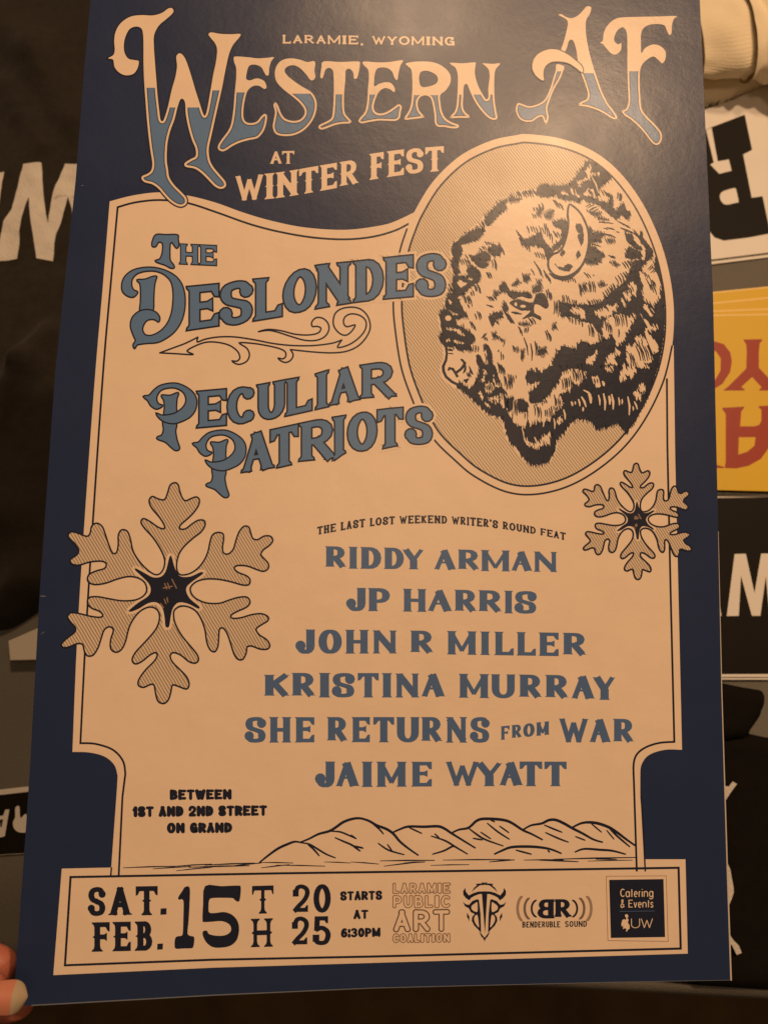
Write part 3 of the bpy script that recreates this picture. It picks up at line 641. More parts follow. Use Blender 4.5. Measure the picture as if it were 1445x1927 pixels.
# horn
horn = cr(b2([(200, 628), (260, 655), (340, 735), (400, 850), (432, 950), (442, 1080), (425, 1200), (390, 1310)])+b4([(350, 70), (285, 140), (200, 190), (120, 207), (40, 192), (-20, 150), (-55, 90), (-60, 30), (-50, -20)])+b2([(0, 1240), (60, 1215), (120, 1150), (170, 1000), (190, 850), (180, 740)]), True, 4)
I_.fill(horn, c, 11); I_.stroke(horn, 4.0, 'dark', 12, closed=True)
for tf, pts in ((b2, [(275, 900), (340, 860), (365, 900), (375, 1000), (370, 1100), (340, 1130), (300, 1020), (340, 980), (290, 950)]), (b2, [(280, 1260), (320, 1190), (345, 1250), (300, 1290)]), (b4, [(20, 40), (60, 85), (130, 90), (190, 50), (245, 70), (200, 130), (130, 125), (60, 100)]), (b2, [(85, 1240), (130, 1180), (150, 1210), (110, 1260)])):
    blob(I_, tf, pts, 'dark', 13, amp=1.5)
I_.stroke(b4([(380, 30), (310, 130), (215, 215), (120, 235), (20, 215), (-50, 160)]), [4, 6, 6, 6, 4, 2], 'dark', 10)
# separate hairs, grouped as the engraver laid them
for a in ((b1, 1000, 960, 60, 90, 4, 30, 70), (b1, 1120, 930, 220, 10, 6, 30, 80), (b1, 1190, 700, 140, -60, 4, 25, 60), (b1, 600, 1090, 90, 20, 3, 30, 40), (b1, 780, 1130, 60, 80, 4, 40, 90), (b1, 370, 1270, 120, 10, 4, 35, 60), (b1, 1000, 500, 200, 0, 7, 40, 70), (b1, 540, 1180, 80, -30, 3, 30, 50), (b1, 1330, 900, 110, 150, 5, 15, 120), (b1, 1180, 760, 60, 20, 2, 20, 50), (b1, 1100, 1160, 60, 10, 2, 20, 60), (b1, 1220, 1250, 120, 20, 4, 30, 70),
          (b2, 20, 600, 100, 60, 5, 45, 75), (b2, 590, 850, 120, 10, 2, 110, 10), (b2, 640, 920, 100, 10, 3, 60, 20), (b2, 430, 640, 120, 50, 5, 60, -30), (b2, 820, 850, 120, 60, 3, 80, 50), (b2, 860, 920, 120, 50, 3, 90, 50), (b2, 620, 980, 120, 40, 2, 110, 40), (b2, 790, 520, 60, 20, 4, -8, 90), (b2, 600, 470, 100, 40, 4, 35, 60), (b2, 780, 660, 20, 0, 1, 12, 10), (b2, 900, 1190, 180, 100, 6, 50, 80), (b2, 700, 1270, 60, 10, 3, 40, 30), (b2, 480, 1120, 100, 20, 2, 70, 20), (b2, 780, 965, 30, 0, 1, 40, 15), (b2, 290, 880, 40, 10, 2, 20, 40), (b2, 430, 460, 60, 20, 3, 30, 50), (b2, 520, 1190, 110, 60, 4, 60, 40), (b2, 0, 990, 80, 20, 3, 30, 60),
          (b3, 300, 10, 130, 20, 5, 35, 80), (b3, 380, 90, 180, 60, 5, 45, 90), (b3, 620, 170, 60, 20, 3, 25, 60), (b3, 480, 330, 60, 40, 4, 30, 90), (b3, 330, 470, 110, 30, 5, 35, 110), (b3, 420, 420, 60, -10, 2, 20, 60), (b3, 390, 570, 30, 10, 1, 20, 40), (b3, 640, 480, 100, -20, 4, 50, 60), (b3, 630, 560, 80, 10, 2, 60, 30), (b3, 480, 690, 80, -10, 3, 30, 90), (b3, 420, 790, 70, 40, 3, 30, 80), (b3, 570, 930, 50, 0, 2, -35, 50), (b3, 590, 970, 40, 10, 2, 20, 40), (b3, 730, 940, 110, 60, 5, 20, 55), (b3, 830, 1030, 20, 0, 1, -20, 100), (b3, 940, 1090, 90, 20, 4, 15, 70), (b3, 1100, 1070, 20, 0, 1, 40, 170), (b3, 1160, 1140, 40, 0, 1, 15, 220), (b3, 1220, 1080, 60, 30, 3, 10, 140), (b3, 750, 1110, 30, 0, 1, -15, 30), (b3, 785, 1170, 60, 20, 2, 5, 80), (b3, 1350, 930, 70, 20, 3, 35, 120), (b3, 1020, 860, 40, 20, 2, 40, 110), (b3, 1080, 860, 60, 0, 3, -15, 70), (b3, 1170, 150, 50, 10, 1, 45, 80), (b3, 1240, 100, 60, 40, 2, 70, 140), (b3, 1340, 160, 70, 90, 5, 30, 90), (b3, 1060, 220, 100, 0, 4, 15, 90), (b3, 1350, 400, 90, 60, 4, 15, 110), (b3, 1150, 740, 70, 20, 3, 40, 70), (b3, 450, 1090, 80, 20, 3, -5, 80), (b3, 580, 1080, 40, 0, 2, 5, 80), (b3, 170, 1060, 20, 100, 4, 60, 6), (b3, 690, 30, 60, 40, 3, 15, 110), (b3, 170, 330, 40, 60, 3, 40, 60), (b3, 600, 1210, 80, 40, 3, 20, 120), (b3, 510, 1200, 60, 30, 3, 20, 60), (b3, 740, 760, 40, 20, 2, 15, 50),
          (b4, 320, 360, 30, 20, 2, 15, 120), (b4, 430, 330, 90, -10, 4, 20, 110), (b4, 390, 180, 80, 20, 2, 50, 60), (b4, 490, 190, 20, 0, 1, 15, 20), (b4, 100, 480, 100, 0, 4, 15, 90), (b4, 10, 580, 60, 20, 4, -5, 160), (b4, 230, 510, 60, 10, 3, 10, 60), (b4, 420, 530, 160, -20, 6, 30, 80), (b4, 620, 440, 150, -120, 6, 35, 80), (b4, 780, 270, 150, -120, 5, 40, 80), (b4, 870, 60, 130, -20, 5, 60, 90), (b4, 180, 720, 200, 80, 5, 10, 70), (b4, 440, 850, 60, 40, 3, 15, 130), (b4, 550, 940, 50, 0, 2, 10, 110), (b4, 640, 800, 90, 60, 4, 20, 110), (b4, 740, 740, 170, 0, 6, 30, 140), (b4, 800, 900, 20, 0, 1, 0, 120), (b4, 930, 690, 80, -40, 3, 30, 50), (b4, 940, 1210, 70, 20, 3, 25, 130), (b4, 1040, 1150, 160, -20, 6, 60, 170), (b4, 1110, 180, 90, 20, 3, 25, 60), (b4, 1180, 80, 90, 60, 4, -50, 60), (b4, 1160, 290, 100, 80, 4, 50, 110), (b4, 1200, 260, 70, 60, 4, 20, 80), (b4, 1180, 600, 60, 60, 4, 50, 90), (b4, 1150, 740, 110, 60, 4, 70, 110), (b4, 1210, 930, 60, 0, 2, 60, 60), (b4, 470, 20, 130, 0, 5, 40, 40), (b4, 20, 1120, 80, 40, 3, 15, 70), (b4, 480, 1060, 110, 20, 4, 10, 80), (b4, 100, 240, 180, 10, 6, 20, 50), (b4, 900, 400, 90, -50, 4, 25, 60), (b4, 1010, 1060, 100, -60, 3, 15, 60), (b4, 1120, 1290, 90, 0, 3, 30, 50),
          (b5, 760, 20, 90, 40, 5, 20, 110), (b5, 830, 170, 140, -10, 6, 12, 110), (b5, 860, 220, 80, 0, 4, 8, 90), (b5, 980, 130, 20, 0, 1, 0, 50), (b5, 1230, 60, 60, 40, 3, 25, 110), (b5, 960, 500, 40, 10, 3, 8, 150), (b5, 1080, 590, 60, 0, 2, 5, 90), (b5, 1210, 540, 90, 30, 4, 15, 130), (b5, 800, 340, 50, 40, 3, 20, 100), (b5, 690, 420, 60, 20, 3, 15, 50), (b5, 720, 180, 60, 30, 3, 30, 90), (b5, 620, 270, 80, -30, 4, 15, 60), (b5, 1340, 580, 90, -20, 4, 5, 100), (b5, 1160, 60, 50, 0, 2, 10, 60), (b5, 1300, 450, 80, -20, 3, 15, 40), (b5, 840, 300, 40, 40, 3, 15, 60),
          (b6, 110, 230, 110, -40, 6, 12, 130), (b6, 240, 120, 150, 0, 7, 20, 120), (b6, 10, 420, 80, 40, 4, 12, 110), (b6, 1020, 40, 60, 20, 4, 25, 60), (b6, 890, 130, 60, 0, 3, 20, 40), (b6, 500, 170, 60, 20, 2, 12, 60), (b6, 1040, 290, 60, 40, 3, 15, 50), (b6, 0, 520, 60, 0, 3, 5, 60), (b6, 700, 20, 60, 30, 3, 25, 50), (b6, 90, 620, 40, 0, 2, 10, 60)):
    tf, x, y, ww, hh, n_, dx, dy = a
    cluster(I_, tf, x, y, ww, hh, n_, dx, dy, 2.3, 'dark', 14)
I_.build('bison_illustration', poster)

# ---- title
def outline_letter(ink, tf, pts, splits, holes=(), n=4, rim=3.6, foot=False):
    p = cr(tf(pts), True, n); hs = [cr(tf(h), True, n) for h in holes]
    if area(p) < 0: p = p[::-1]
    if foot: ink.stroke(p, 5, 'dark', 6, closed=True)
    ink.fill(p, 'cream', 7, hs)
    cl = [(180*0+tf([(a, 0)])[0][0], tf([(b, 0)])[0][0], tf([(0, y)])[0][1]) for a, b, y in splits]
    ink.fill(p, 'dark', 8, hs, clip=[(a, b, y+rim*0) for a, b, y in cl])
    core = inset(p, rim+1.6)
    try: ink.fill(core, 'blue', 9, [inset(h[::-1] if area(h) < 0 else h, -(rim+1.6)) for h in hs], clip=cl)
    except Exception: pass
    ink.stroke(p, rim, 'cream', 10, closed=True, off=rim/2, clip=cl)
    for h in hs:
        h = h if area(h) > 0 else h[::-1]; ink.stroke(h, rim, 'cream', 10, closed=True, off=-rim/2, clip=cl)
    # the edge of the cream top half
    return p
BIG = 9999
LW = [(425, 60), (415, 45), (395, 48), (360, 72), (310, 85), (250, 83), (190, 92), (140, 125), (112, 170), (103, 220), (106, 270), (98, 300), (70, 318), (97, 325), (105, 365), (130, 395), (165, 410), (205, 403), (228, 375), (236, 335), (215, 328), (180, 320), (160, 290), (155, 250), (162, 205), (185, 160), (220, 145), (250, 155), (260, 190), (262, 260), (262, 340), (265, 430), (271, 520), (280, 640), (290, 740), (300, 820), (310, 885), (305, 925), (285, 945), (256, 958), (252, 975), (270, 992), (310, 1003), (345, 1028), (370, 1058), (405, 1095), (440, 1118), (470, 1124), (495, 1108), (495, 1078), (470, 1048), (430, 1008), (402, 965), (395, 920), (388, 870), (392, 780), (408, 710), (430, 650), (445, 590), (460, 545), (475, 538), (488, 560), (492, 620), (505, 690), (525, 760), (545, 810), (545, 850), (520, 865), (486, 888), (492, 908), (540, 918), (580, 945), (620, 985), (650, 1015), (682, 1028), (708, 1015), (706, 988), (675, 950), (642, 910), (622, 870), (616, 810), (630, 740), (650, 650), (670, 560), (690, 470), (705, 390), (725, 300), (748, 245), (785, 200), (785, 185), (740, 187), (680, 185), (630, 177), (615, 188), (628, 208), (652, 238), (662, 275), (655, 340), (640, 410), (625, 500), (607, 600), (595, 630), (584, 615), (568, 565), (545, 495), (520, 410), (495, 335), (475, 300), (455, 291), (440, 310), (444, 360), (435, 420), (415, 490), (395, 580), (377, 640), (366, 660), (354, 650), (347, 600), (338, 520), (331, 430), (324, 340), (318, 250), (320, 190), (345, 140), (385, 105), (415, 78)]
I_ = P()
outline_letter(I_, tA, LW, [(0, 350, 478), (350, 597, 585), (597, 900, 492)], foot=True, rim=3.8)
outline_letter(I_, tA, [(752, 315), (765, 308), (830, 312), (880, 318), (935, 315), (970, 312), (955, 335), (945, 370), (942, 405), (930, 412), (918, 395), (900, 365), (865, 352), (835, 360), (822, 400), (820, 430), (840, 438), (870, 428), (895, 430), (920, 445), (930, 475), (917, 484), (890, 468), (860, 468), (830, 490), (815, 530), (805, 590), (805, 640), (820, 665), (850, 670), (880, 660), (900, 635), (920, 620), (933, 635), (925, 685), (910, 720), (880, 752), (830, 763), (780, 778), (740, 798), (710, 818), (688, 824), (668, 812), (668, 790), (690, 755), (720, 715), (738, 675), (750, 600), (758, 500), (765, 430), (765, 370), (755, 340)], [(600, BIG, 503)])
outline_letter(I_, tA, [(1195, 345), (1185, 333), (1150, 338), (1110, 325), (1060, 318), (1015, 328), (985, 358), (975, 400), (985, 445), (1020, 485), (1070, 525), (1110, 560), (1135, 595), (1135, 625), (1110, 652), (1070, 658), (1030, 645), (1008, 615), (995, 580), (980, 557), (968, 573), (976, 610), (970, 650), (964, 690), (978, 727), (1015, 740), (1070, 738), (1120, 718), (1160, 683), (1190, 635), (1203, 580), (1195, 535), (1170, 500), (1120, 470), (1070, 435), (1040, 408), (1028, 385), (1040, 365), (1075, 355), (1110, 370), (1145, 405), (1165, 432), (1180, 438), (1195, 420), (1190, 385)], [(900, BIG, 510)])
outline_letter(I_, tA, [(1240, 335), (1330, 338), (1425, 335), (1437, 350), (1430, 395), (1420, 427), (1405, 427), (1400, 395), (1380, 375), (1360, 385), (1358, 430), (1352, 500), (1350, 560), (1355, 615), (1375, 642), (1390, 660), (1380, 672), (1340, 674), (1300, 682), (1260, 697), (1230, 706), (1213, 697), (1218, 680), (1255, 662), (1283, 642), (1291, 600), (1295, 520), (1295, 430), (1290, 385), (1270, 370), (1250, 380), (1240, 410), (1232, 427), (1222, 418), (1228, 370)], [(1100, BIG, 514)])
outline_letter(I_, tB, [(295, 342), (310, 335), (380, 340), (440, 338), (490, 330), (515, 330), (500, 360), (490, 400), (485, 434), (470, 427), (455, 390), (425, 370), (385, 370), (365, 390), (358, 440), (360, 470), (385, 457), (420, 448), (450, 453), (470, 480), (467, 502), (445, 487), (415, 480), (385, 500), (365, 540), (355, 585), (368, 612), (400, 618), (435, 605), (465, 585), (490, 568), (508, 580), (503, 610), (497, 642), (475, 658), (430, 658), (380, 657), (330, 665), (290, 672), (273, 660), (283, 640), (308, 610), (320, 560), (325, 480), (330, 420), (325, 380), (305, 358)], [(200, BIG, 515)])
outline_letter(I_, tB, [(532, 345), (600, 335), (680, 340), (735, 365), (770, 405), (772, 450), (747, 492), (717, 518), (718, 560), (727, 610), (747, 645), (780, 666), (816, 680), (812, 697), (780, 699), (740, 692), (705, 690), (688, 670), (686, 630), (678, 580), (665, 535), (638, 520), (608, 530), (594, 560), (602, 600), (622, 625), (630, 640), (600, 645), (560, 650), (527, 652), (523, 640), (543, 610), (558, 570), (565, 500), (565, 430), (560, 380), (540, 360)], [(400, BIG, 518)], holes=[[(612, 392), (650, 387), (690, 405), (705, 430), (695, 455), (660, 470), (615, 472), (602, 430)]])
outline_letter(I_, tB, [(772, 342), (840, 345), (905, 340), (908, 355), (905, 400), (920, 460), (945, 510), (965, 540), (978, 530), (978, 480), (985, 420), (980, 380), (960, 358), (948, 345), (1000, 348), (1040, 345), (1035, 358), (1015, 385), (1010, 450), (1012, 540), (1020, 600), (1027, 642), (1010, 653), (980, 643), (940, 603), (905, 553), (880, 500), (862, 458), (845, 470), (842, 520), (840, 580), (852, 610), (874, 630), (870, 642), (820, 642), (773, 644), (773, 632), (795, 608), (806, 570), (812, 480), (812, 410), (800, 370), (780, 355)], [(600, BIG, 515)])
outline_letter(I_, tC, [(295, 350), (335, 362), (328, 390), (312, 430), (283, 480), (258, 540), (243, 590), (250, 640), (235, 680), (225, 660), (215, 635), (190, 642), (160, 662), (120, 662), (88, 642), (72, 600), (82, 563), (105, 566), (140, 578), (180, 572), (220, 552), (243, 520), (263, 470), (278, 420), (289, 385)], [(0, BIG, 388)], rim=3.0)
outline_letter(I_, tC, [(305, 82), (320, 78), (345, 92), (375, 100), (410, 85), (440, 55), (455, 38), (472, 35), (482, 45), (475, 75), (455, 110), (452, 160), (460, 230), (475, 300), (495, 370), (515, 430), (540, 500), (570, 560), (600, 600), (622, 635), (615, 650), (590, 643), (550, 618), (510, 598), (460, 582), (412, 574), (428, 555), (458, 540), (463, 510), (452, 470), (438, 430), (425, 395), (412, 370), (405, 300), (395, 250), (380, 218), (360, 225), (350, 260), (335, 285), (318, 275), (335, 220), (350, 160), (355, 125), (345, 105)], [(400, BIG, 398)], rim=3.2)
p = cr(tC([(435, 395), (400, 370), (360, 345), (310, 335), (260, 340), (228, 370), (222, 410), (225, 435), (210, 435), (180, 410), (162, 370), (170, 325), (200, 290), (250, 270), (300, 272), (350, 295), (395, 328), (430, 360)]), True, 4)
I_.stroke(p, 4, 'dark', 11, closed=True); I_.fill(p, 'cream', 12)
outline_letter(I_, tC, [(945, 88), (930, 105), (920, 140), (918, 180), (905, 190), (892, 165), (880, 140), (850, 132), (800, 135), (765, 155), (752, 190), (752, 240), (754, 290), (775, 262), (815, 243), (855, 250), (885, 280), (885, 320), (868, 345), (850, 330), (820, 308), (785, 325), (760, 350), (748, 380), (745, 430), (748, 520), (755, 590), (780, 630), (820, 670), (858, 715), (866, 750), (852, 783), (828, 788), (803, 767), (773, 727), (742, 692), (698, 652), (662, 628), (648, 605), (665, 597), (678, 580), (684, 540), (680, 450), (678, 350), (678, 250), (675, 180), (655, 150), (625, 165), (608, 200), (608, 225), (628, 242), (645, 235), (642, 275), (615, 297), (590, 290), (565, 265), (545, 240), (530, 235), (545, 220), (550, 180), (570, 140), (610, 105), (660, 95), (760, 92), (860, 90)], [(500, BIG, 388)], rim=3.2)
I_.build('title_lettering', poster)

# ---- smaller cream words on the blue
slab = dict(wv=.24, wh=.18, serif='slab', ov=.045, sh=.17, arm=.12, fill='cream')
tusc = dict(wv=.22, wh=.15, serif='flare', ov=.07, sh=.12, arm=.13, spur=.055, fill='cream')
I_ = P(); t = 'LARAMIE, WYOMING'
lettering(I_, t, auto_spans(t, 532, 855, .2), [(532, 65.5), (700, 67.5), (855, 69.5)], [(532, 82), (700, 84), (855, 86)], slab, 2)
I_.build('place_lettering', poster)
I_ = P()
lettering(I_, 'AT', [(508, 531), (531, 554)], [(508, 285), (554, 284)], [(508, 309), (554, 308)], tusc, 2)
lettering(I_, 'WINTER', [(443, 496), (498, 517), (519, 562), (563, 599), (602, 634), (639, 675)], [(443, 331), (520, 325), (600, 312), (675, 299)], [(443, 379), (520, 373), (600, 360), (675, 346)], tusc, 2)
lettering(I_, 'FEST', [(695, 722), (728, 760), (763, 797), (800, 835)], [(695, 290), (760, 281), (835, 275)], [(695, 339), (760, 329), (835, 321)], tusc, 2)
I_.build('subtitle_lettering', poster)

# ---- headline acts: blue letters with a dark outline
head = dict(wv=.225, wh=.135, serif='flare', ov=.065, sh=.11, arm=.15, fill='blue', contrast=True, edges=[(3.2, 'dark', 7)])
halo = dict(head, fill='cream', edges=[(7.5, 'cream', 5)])
TOP1 = [(351, 541), (412, 535), (476, 527), (532, 521), (564, 509), (600, 500), (660, 494), (721, 487), (777, 481), (839, 478)]
BOT1 = [(351, 621), (412, 612), (445, 610), (477, 603), (532, 594), (564, 586), (600, 579), (660, 569), (721, 562), (777, 557), (839, 557)]
SP1 = [(353, 411), (414, 475), (478, 530), (534, 594), (595, 659), (666, 720), (723, 776), (783, 838)]
I_ = P()
lettering(I_, 'DES', SP1[5:], TOP1, BOT1, halo, 5)
lettering(I_, 'ESLONDES', SP1, TOP1, BOT1, head, 8)
lettering(I_, 'HE', [(339, 374), (377, 407)], [(339, 460), (407, 463)], [(339, 496), (407, 499)], dict(head, edges=[(2.2, 'dark', 7)]), 8)
def solid(ink, tf, pts, lay=8, e=5.6, n=4, dx=0, dy=0):
    p = cr([(a+dx, b+dy) for a, b in tf(pts)], True, n)
    ink.stroke(p, e, 'dark', lay-1, closed=True); ink.fill(p, 'blue', lay)
solid(I_, tD, [(285, 170), (305, 137), (360, 138), (428, 138), (432, 160), (437, 195), (428, 212), (415, 198), (400, 178), (385, 190), (382, 240), (385, 290), (405, 318), (408, 332), (390, 332), (360, 316), (322, 303), (303, 293), (327, 283), (342, 250), (347, 200), (337, 178), (315, 178), (298, 203), (282, 200)])
solid(I_, tD, [(192, 410), (235, 407), (280, 391), (303, 389), (297, 410), (289, 450), (285, 520), (278, 595), (212, 600), (212, 540), (213, 480), (208, 430)])
solid(I_, tD, [(188, 483), (165, 508), (132, 502), (103, 475), (100, 430), (118, 388), (160, 354), (220, 337), (290, 336), (360, 354), (420, 389), (457, 440), (474, 510), (471, 590), (452, 657), (413, 717), (363, 757), (310, 782), (250, 787), (210, 792), (186, 798), (173, 817), (168, 798), (182, 775), (168, 740), (152, 690), (158, 645), (183, 613), (220, 594), (265, 592), (303, 608), (321, 635), (317, 657), (300, 647), (275, 642), (243, 652), (222, 685), (219, 715), (238, 743), (280, 745), (332, 718), (373, 672), (398, 610), (408, 540), (408, 470), (393, 413), (352, 372), (300, 352), (240, 352), (188, 367), (157, 400), (152, 440), (165, 470)], lay=10)
I_.build('headline_lettering', poster)
I_ = P()
TOP2 = [(370, 738), (426, 733), (478, 727), (537, 716), (587, 707), (618, 698), (677, 689), (745, 679)]; BOT2 = [(370, 804), (426, 799), (478, 793), (537, 782), (587, 771), (618, 764), (677, 752), (745, 748)]
TOP3 = [(455, 818), (517, 809), (561, 799), (600, 791), (650, 783), (709, 773), (758, 768), (814, 765)]; BOT3 = [(454, 890), (517, 880), (561, 871), (633, 864), (650, 851), (709, 845), (758, 836), (814, 835)]
SP3 = [(456, 515), (510, 560), (564, 632), (627, 649), (655, 708), (711, 757), (763, 813)]
lettering(I_, 'TS', SP3[5:], TOP3, BOT3, halo, 5)
lettering(I_, 'ECULIAR', [(372, 425), (429, 477), (485, 537), (538, 586), (595, 617), (622, 676), (679, 744)], TOP2, BOT2, head, 8)
lettering(I_, 'ATRIOTS', SP3, TOP3, BOT3, head, 8)
for dx, dy in ((0, 0), (92.5, 88.5)):
    solid(I_, tF, [(250, 550), (328, 568), (325, 620), (335, 680), (352, 735), (330, 747), (302, 728), (262, 692), (210, 672), (210, 660), (237, 648), (250, 610)], dx=dx, dy=dy)
    solid(I_, tF, [(237, 378), (290, 380), (343, 362), (334, 400), (330, 460), (328, 510), (257, 518), (257, 460), (252, 410)], dx=dx, dy=dy)
    solid(I_, tF, [(115, 385), (150, 378), (183, 343), (222, 314), (280, 299), (340, 299), (400, 324), (447, 362), (468, 410), (461, 470), (428, 517), (378, 546), (320, 564), (262, 556), (223, 532), (202, 502), (232, 514), (280, 512), (332, 497), (383, 457), (403, 410), (387, 358), (341, 327), (290, 321), (232, 336), (202, 373), (197, 410), (212, 437), (235, 446), (222, 458), (195, 465), (162, 443), (142, 410)], lay=10, dx=dx, dy=dy)
I_.build('headline_lettering', poster)
# ---- scroll ornament
I_ = P()
def toE(p): return [(500+a/3.211, 400+b/3.211) for a, b in p]
l1 = tD([(325, 848), (400, 820), (480, 790), (555, 753)]); l1b = tD([(555, 753), (552, 782), (600, 765), (680, 752), (780, 752), (900, 770), (1000, 790), (1100, 802)])+toE([(220, 805), (300, 803), (400, 790), (460, 770)])
l2 = toE([(460, 770), (435, 815), (500, 800), (560, 760), (600, 710), (606, 660), (575, 625), (520, 612), (480, 630), (470, 665), (490, 690), (540, 680), (515, 722), (480, 742), (440, 725), (410, 680), (415, 620), (450, 585), (510, 572), (570, 582), (615, 625), (632, 690), (610, 750), (560, 805), (490, 838), (400, 848), (280, 842), (150, 828)])
l3 = tD([(1113, 828), (1130, 860), (1115, 892), (1085, 906), (1055, 896), (1040, 880), (1068, 884), (1085, 868), (1080, 840), (1040, 820), (960, 802), (880, 790), (805, 788), (850, 820), (866, 860), (850, 898), (810, 917), (780, 912), (762, 897), (790, 898), (808, 878), (795, 840), (750, 805), (690, 787), (620, 782), (560, 797), (490, 835), (525, 858), (420, 853), (325, 848)])
l4 = tD([(920, 720), (980, 706), (1060, 715), (1140, 735), (1220, 740), (1280, 728), (1297, 700), (1275, 688), (1245, 688), (1243, 660), (1270, 635), (1310, 640), (1340, 670), (1345, 710), (1320, 750), (1270, 772), (1200, 772), (1120, 750), (1040, 724), (980, 712), (920, 720)])
for l in (l1, l1b, l2, l3, l4): I_.stroke(cr(l, n=4), 3.1, 'dark', 2, caps=True)
I_.build('scroll_ornament', poster)

# ---- line-up
flare = dict(wv=.35, wh=.15, serif='flare', ov=.05, sh=.08, arm=.16, fill='slate', contrast=True, cond=.97)
U, V_, W_ = T(580, 940, 2.676), T(440, 1160, 3.6125), T(800, 1160, 3.44)
def word(text, tf, spans, t0, t1, b0, b1, st=flare):
    I = P(); a = [(tf([(s[0], 0)])[0][0], tf([(s[1], 0)])[0][0]) for s in spans]
    X0, X1 = spans[0][0], spans[-1][1]
    lettering(I, text, a, tf([(X0, t0), (X1, t1)]), tf([(X0, b0), (X1, b1)]), st, 2)
    return I.build('lineup_word', poster)
word('RIDDY', U, [(85, 193), (203, 250), (262, 368), (380, 482), (472, 582)], 235, 246, 347, 352)
word('ARMAN', U, [(632, 745), (752, 862), (868, 1015), (1020, 1128), (1134, 1252)], 249, 262, 356, 366)
word('JP', U, [(190, 292), (300, 412)], 444, 447, 562, 562)
word('HARRIS', U, [(476, 595), (600, 725), (735, 848), (856, 975), (985, 1030), (1036, 1150)], 449, 462, 564, 576)
word('JOHN', V_, [(418, 555), (575, 735), (757, 918), (943, 1108)], 88, 93, 254, 252)
word('R', V_, [(1198, 1357)], 96, 98, 255, 256)
word('MILLER', W_, [(140, 333), (355, 418), (446, 572), (590, 715), (733, 862), (888, 1043)], 94, 108, 246, 260)
word('KRISTINA', V_, [(205, 383), (393, 556), (578, 656), (665, 824), (842, 985), (1005, 1076), (1097, 1260), (1272, 1437)], 383, 386, 551, 551)
word('MURRAY', W_, [(216, 413), (425, 583), (605, 755), (775, 927), (943, 1097), (1080, 1229)], 371, 384, 526, 541)
word('SHE', V_, [(73, 222), (240, 392), (415, 548)], 683, 685, 859, 856)
word('RETURNS', V_, [(632, 776), (800, 925), (948, 1090), (1103, 1262), (1272, 1418), (1440, 1585), (1602, 1739)], 684, 684, 854, 859)
word('FROM', W_, [(487, 545), (557, 625), (633, 707), (716, 803)], 712, 678, 800, 764)
word('WAR', W_, [(862, 1056), (1060, 1202), (1213, 1350)], 658, 664, 817, 820)
word('JAIME', V_, [(551, 690), (692, 855), (868, 945), (968, 1175), (1205, 1345)], 986, 988, 1162, 1156)
word('WYATT', W_, [(130, 350), (322, 497), (478, 632), (610, 756), (770, 914)], 937, 940, 1099, 1099)
I_ = P(); t = "THE LAST LOST WEEKEND WRITER'S ROUND FEAT"
tl = [(45, 138), (200, 108), (330, 92), (450, 83), (600, 79), (700, 83), (850, 92), (980, 110), (1150, 140), (1297, 168)]; bl = [(60, 176), (200, 151), (330, 134), (450, 124), (600, 120), (700, 123), (850, 135), (960, 148), (1150, 176), (1285, 204)]
lettering(I_, t, auto_spans(t, 597, 1064, .16), U(tl), U(bl), dict(wv=.24, wh=.18, serif='slab', ov=.04, sh=.16, arm=.08, fill='dark'), 2)
I_.build('round_lettering', poster)
# ---- address
bold = dict(wv=.31, wh=.22, fill='dark', round=True, edges=[(0.7, 'dark', 2)])
A_ = T(200, 1440, 2.779)
for t, x0, x1, y0, y1, y2, y3 in (('BETWEEN', 335, 655, 128, 126, 181, 178), ('1ST AND 2ND STREET', 140, 840, 216, 210, 270, 263), ('ON GRAND', 320, 658, 302, 300, 355, 352)):
    I_ = P(); a, b = A_([(x0, y0), (x1, y1)]); c_, d_ = A_([(x0, y2), (x1, y3)])
    lettering(I_, t, auto_spans(t, a[0], b[0], .13), [a, b], [c_, d_], bold, 3); I_.build('address_lettering', poster)

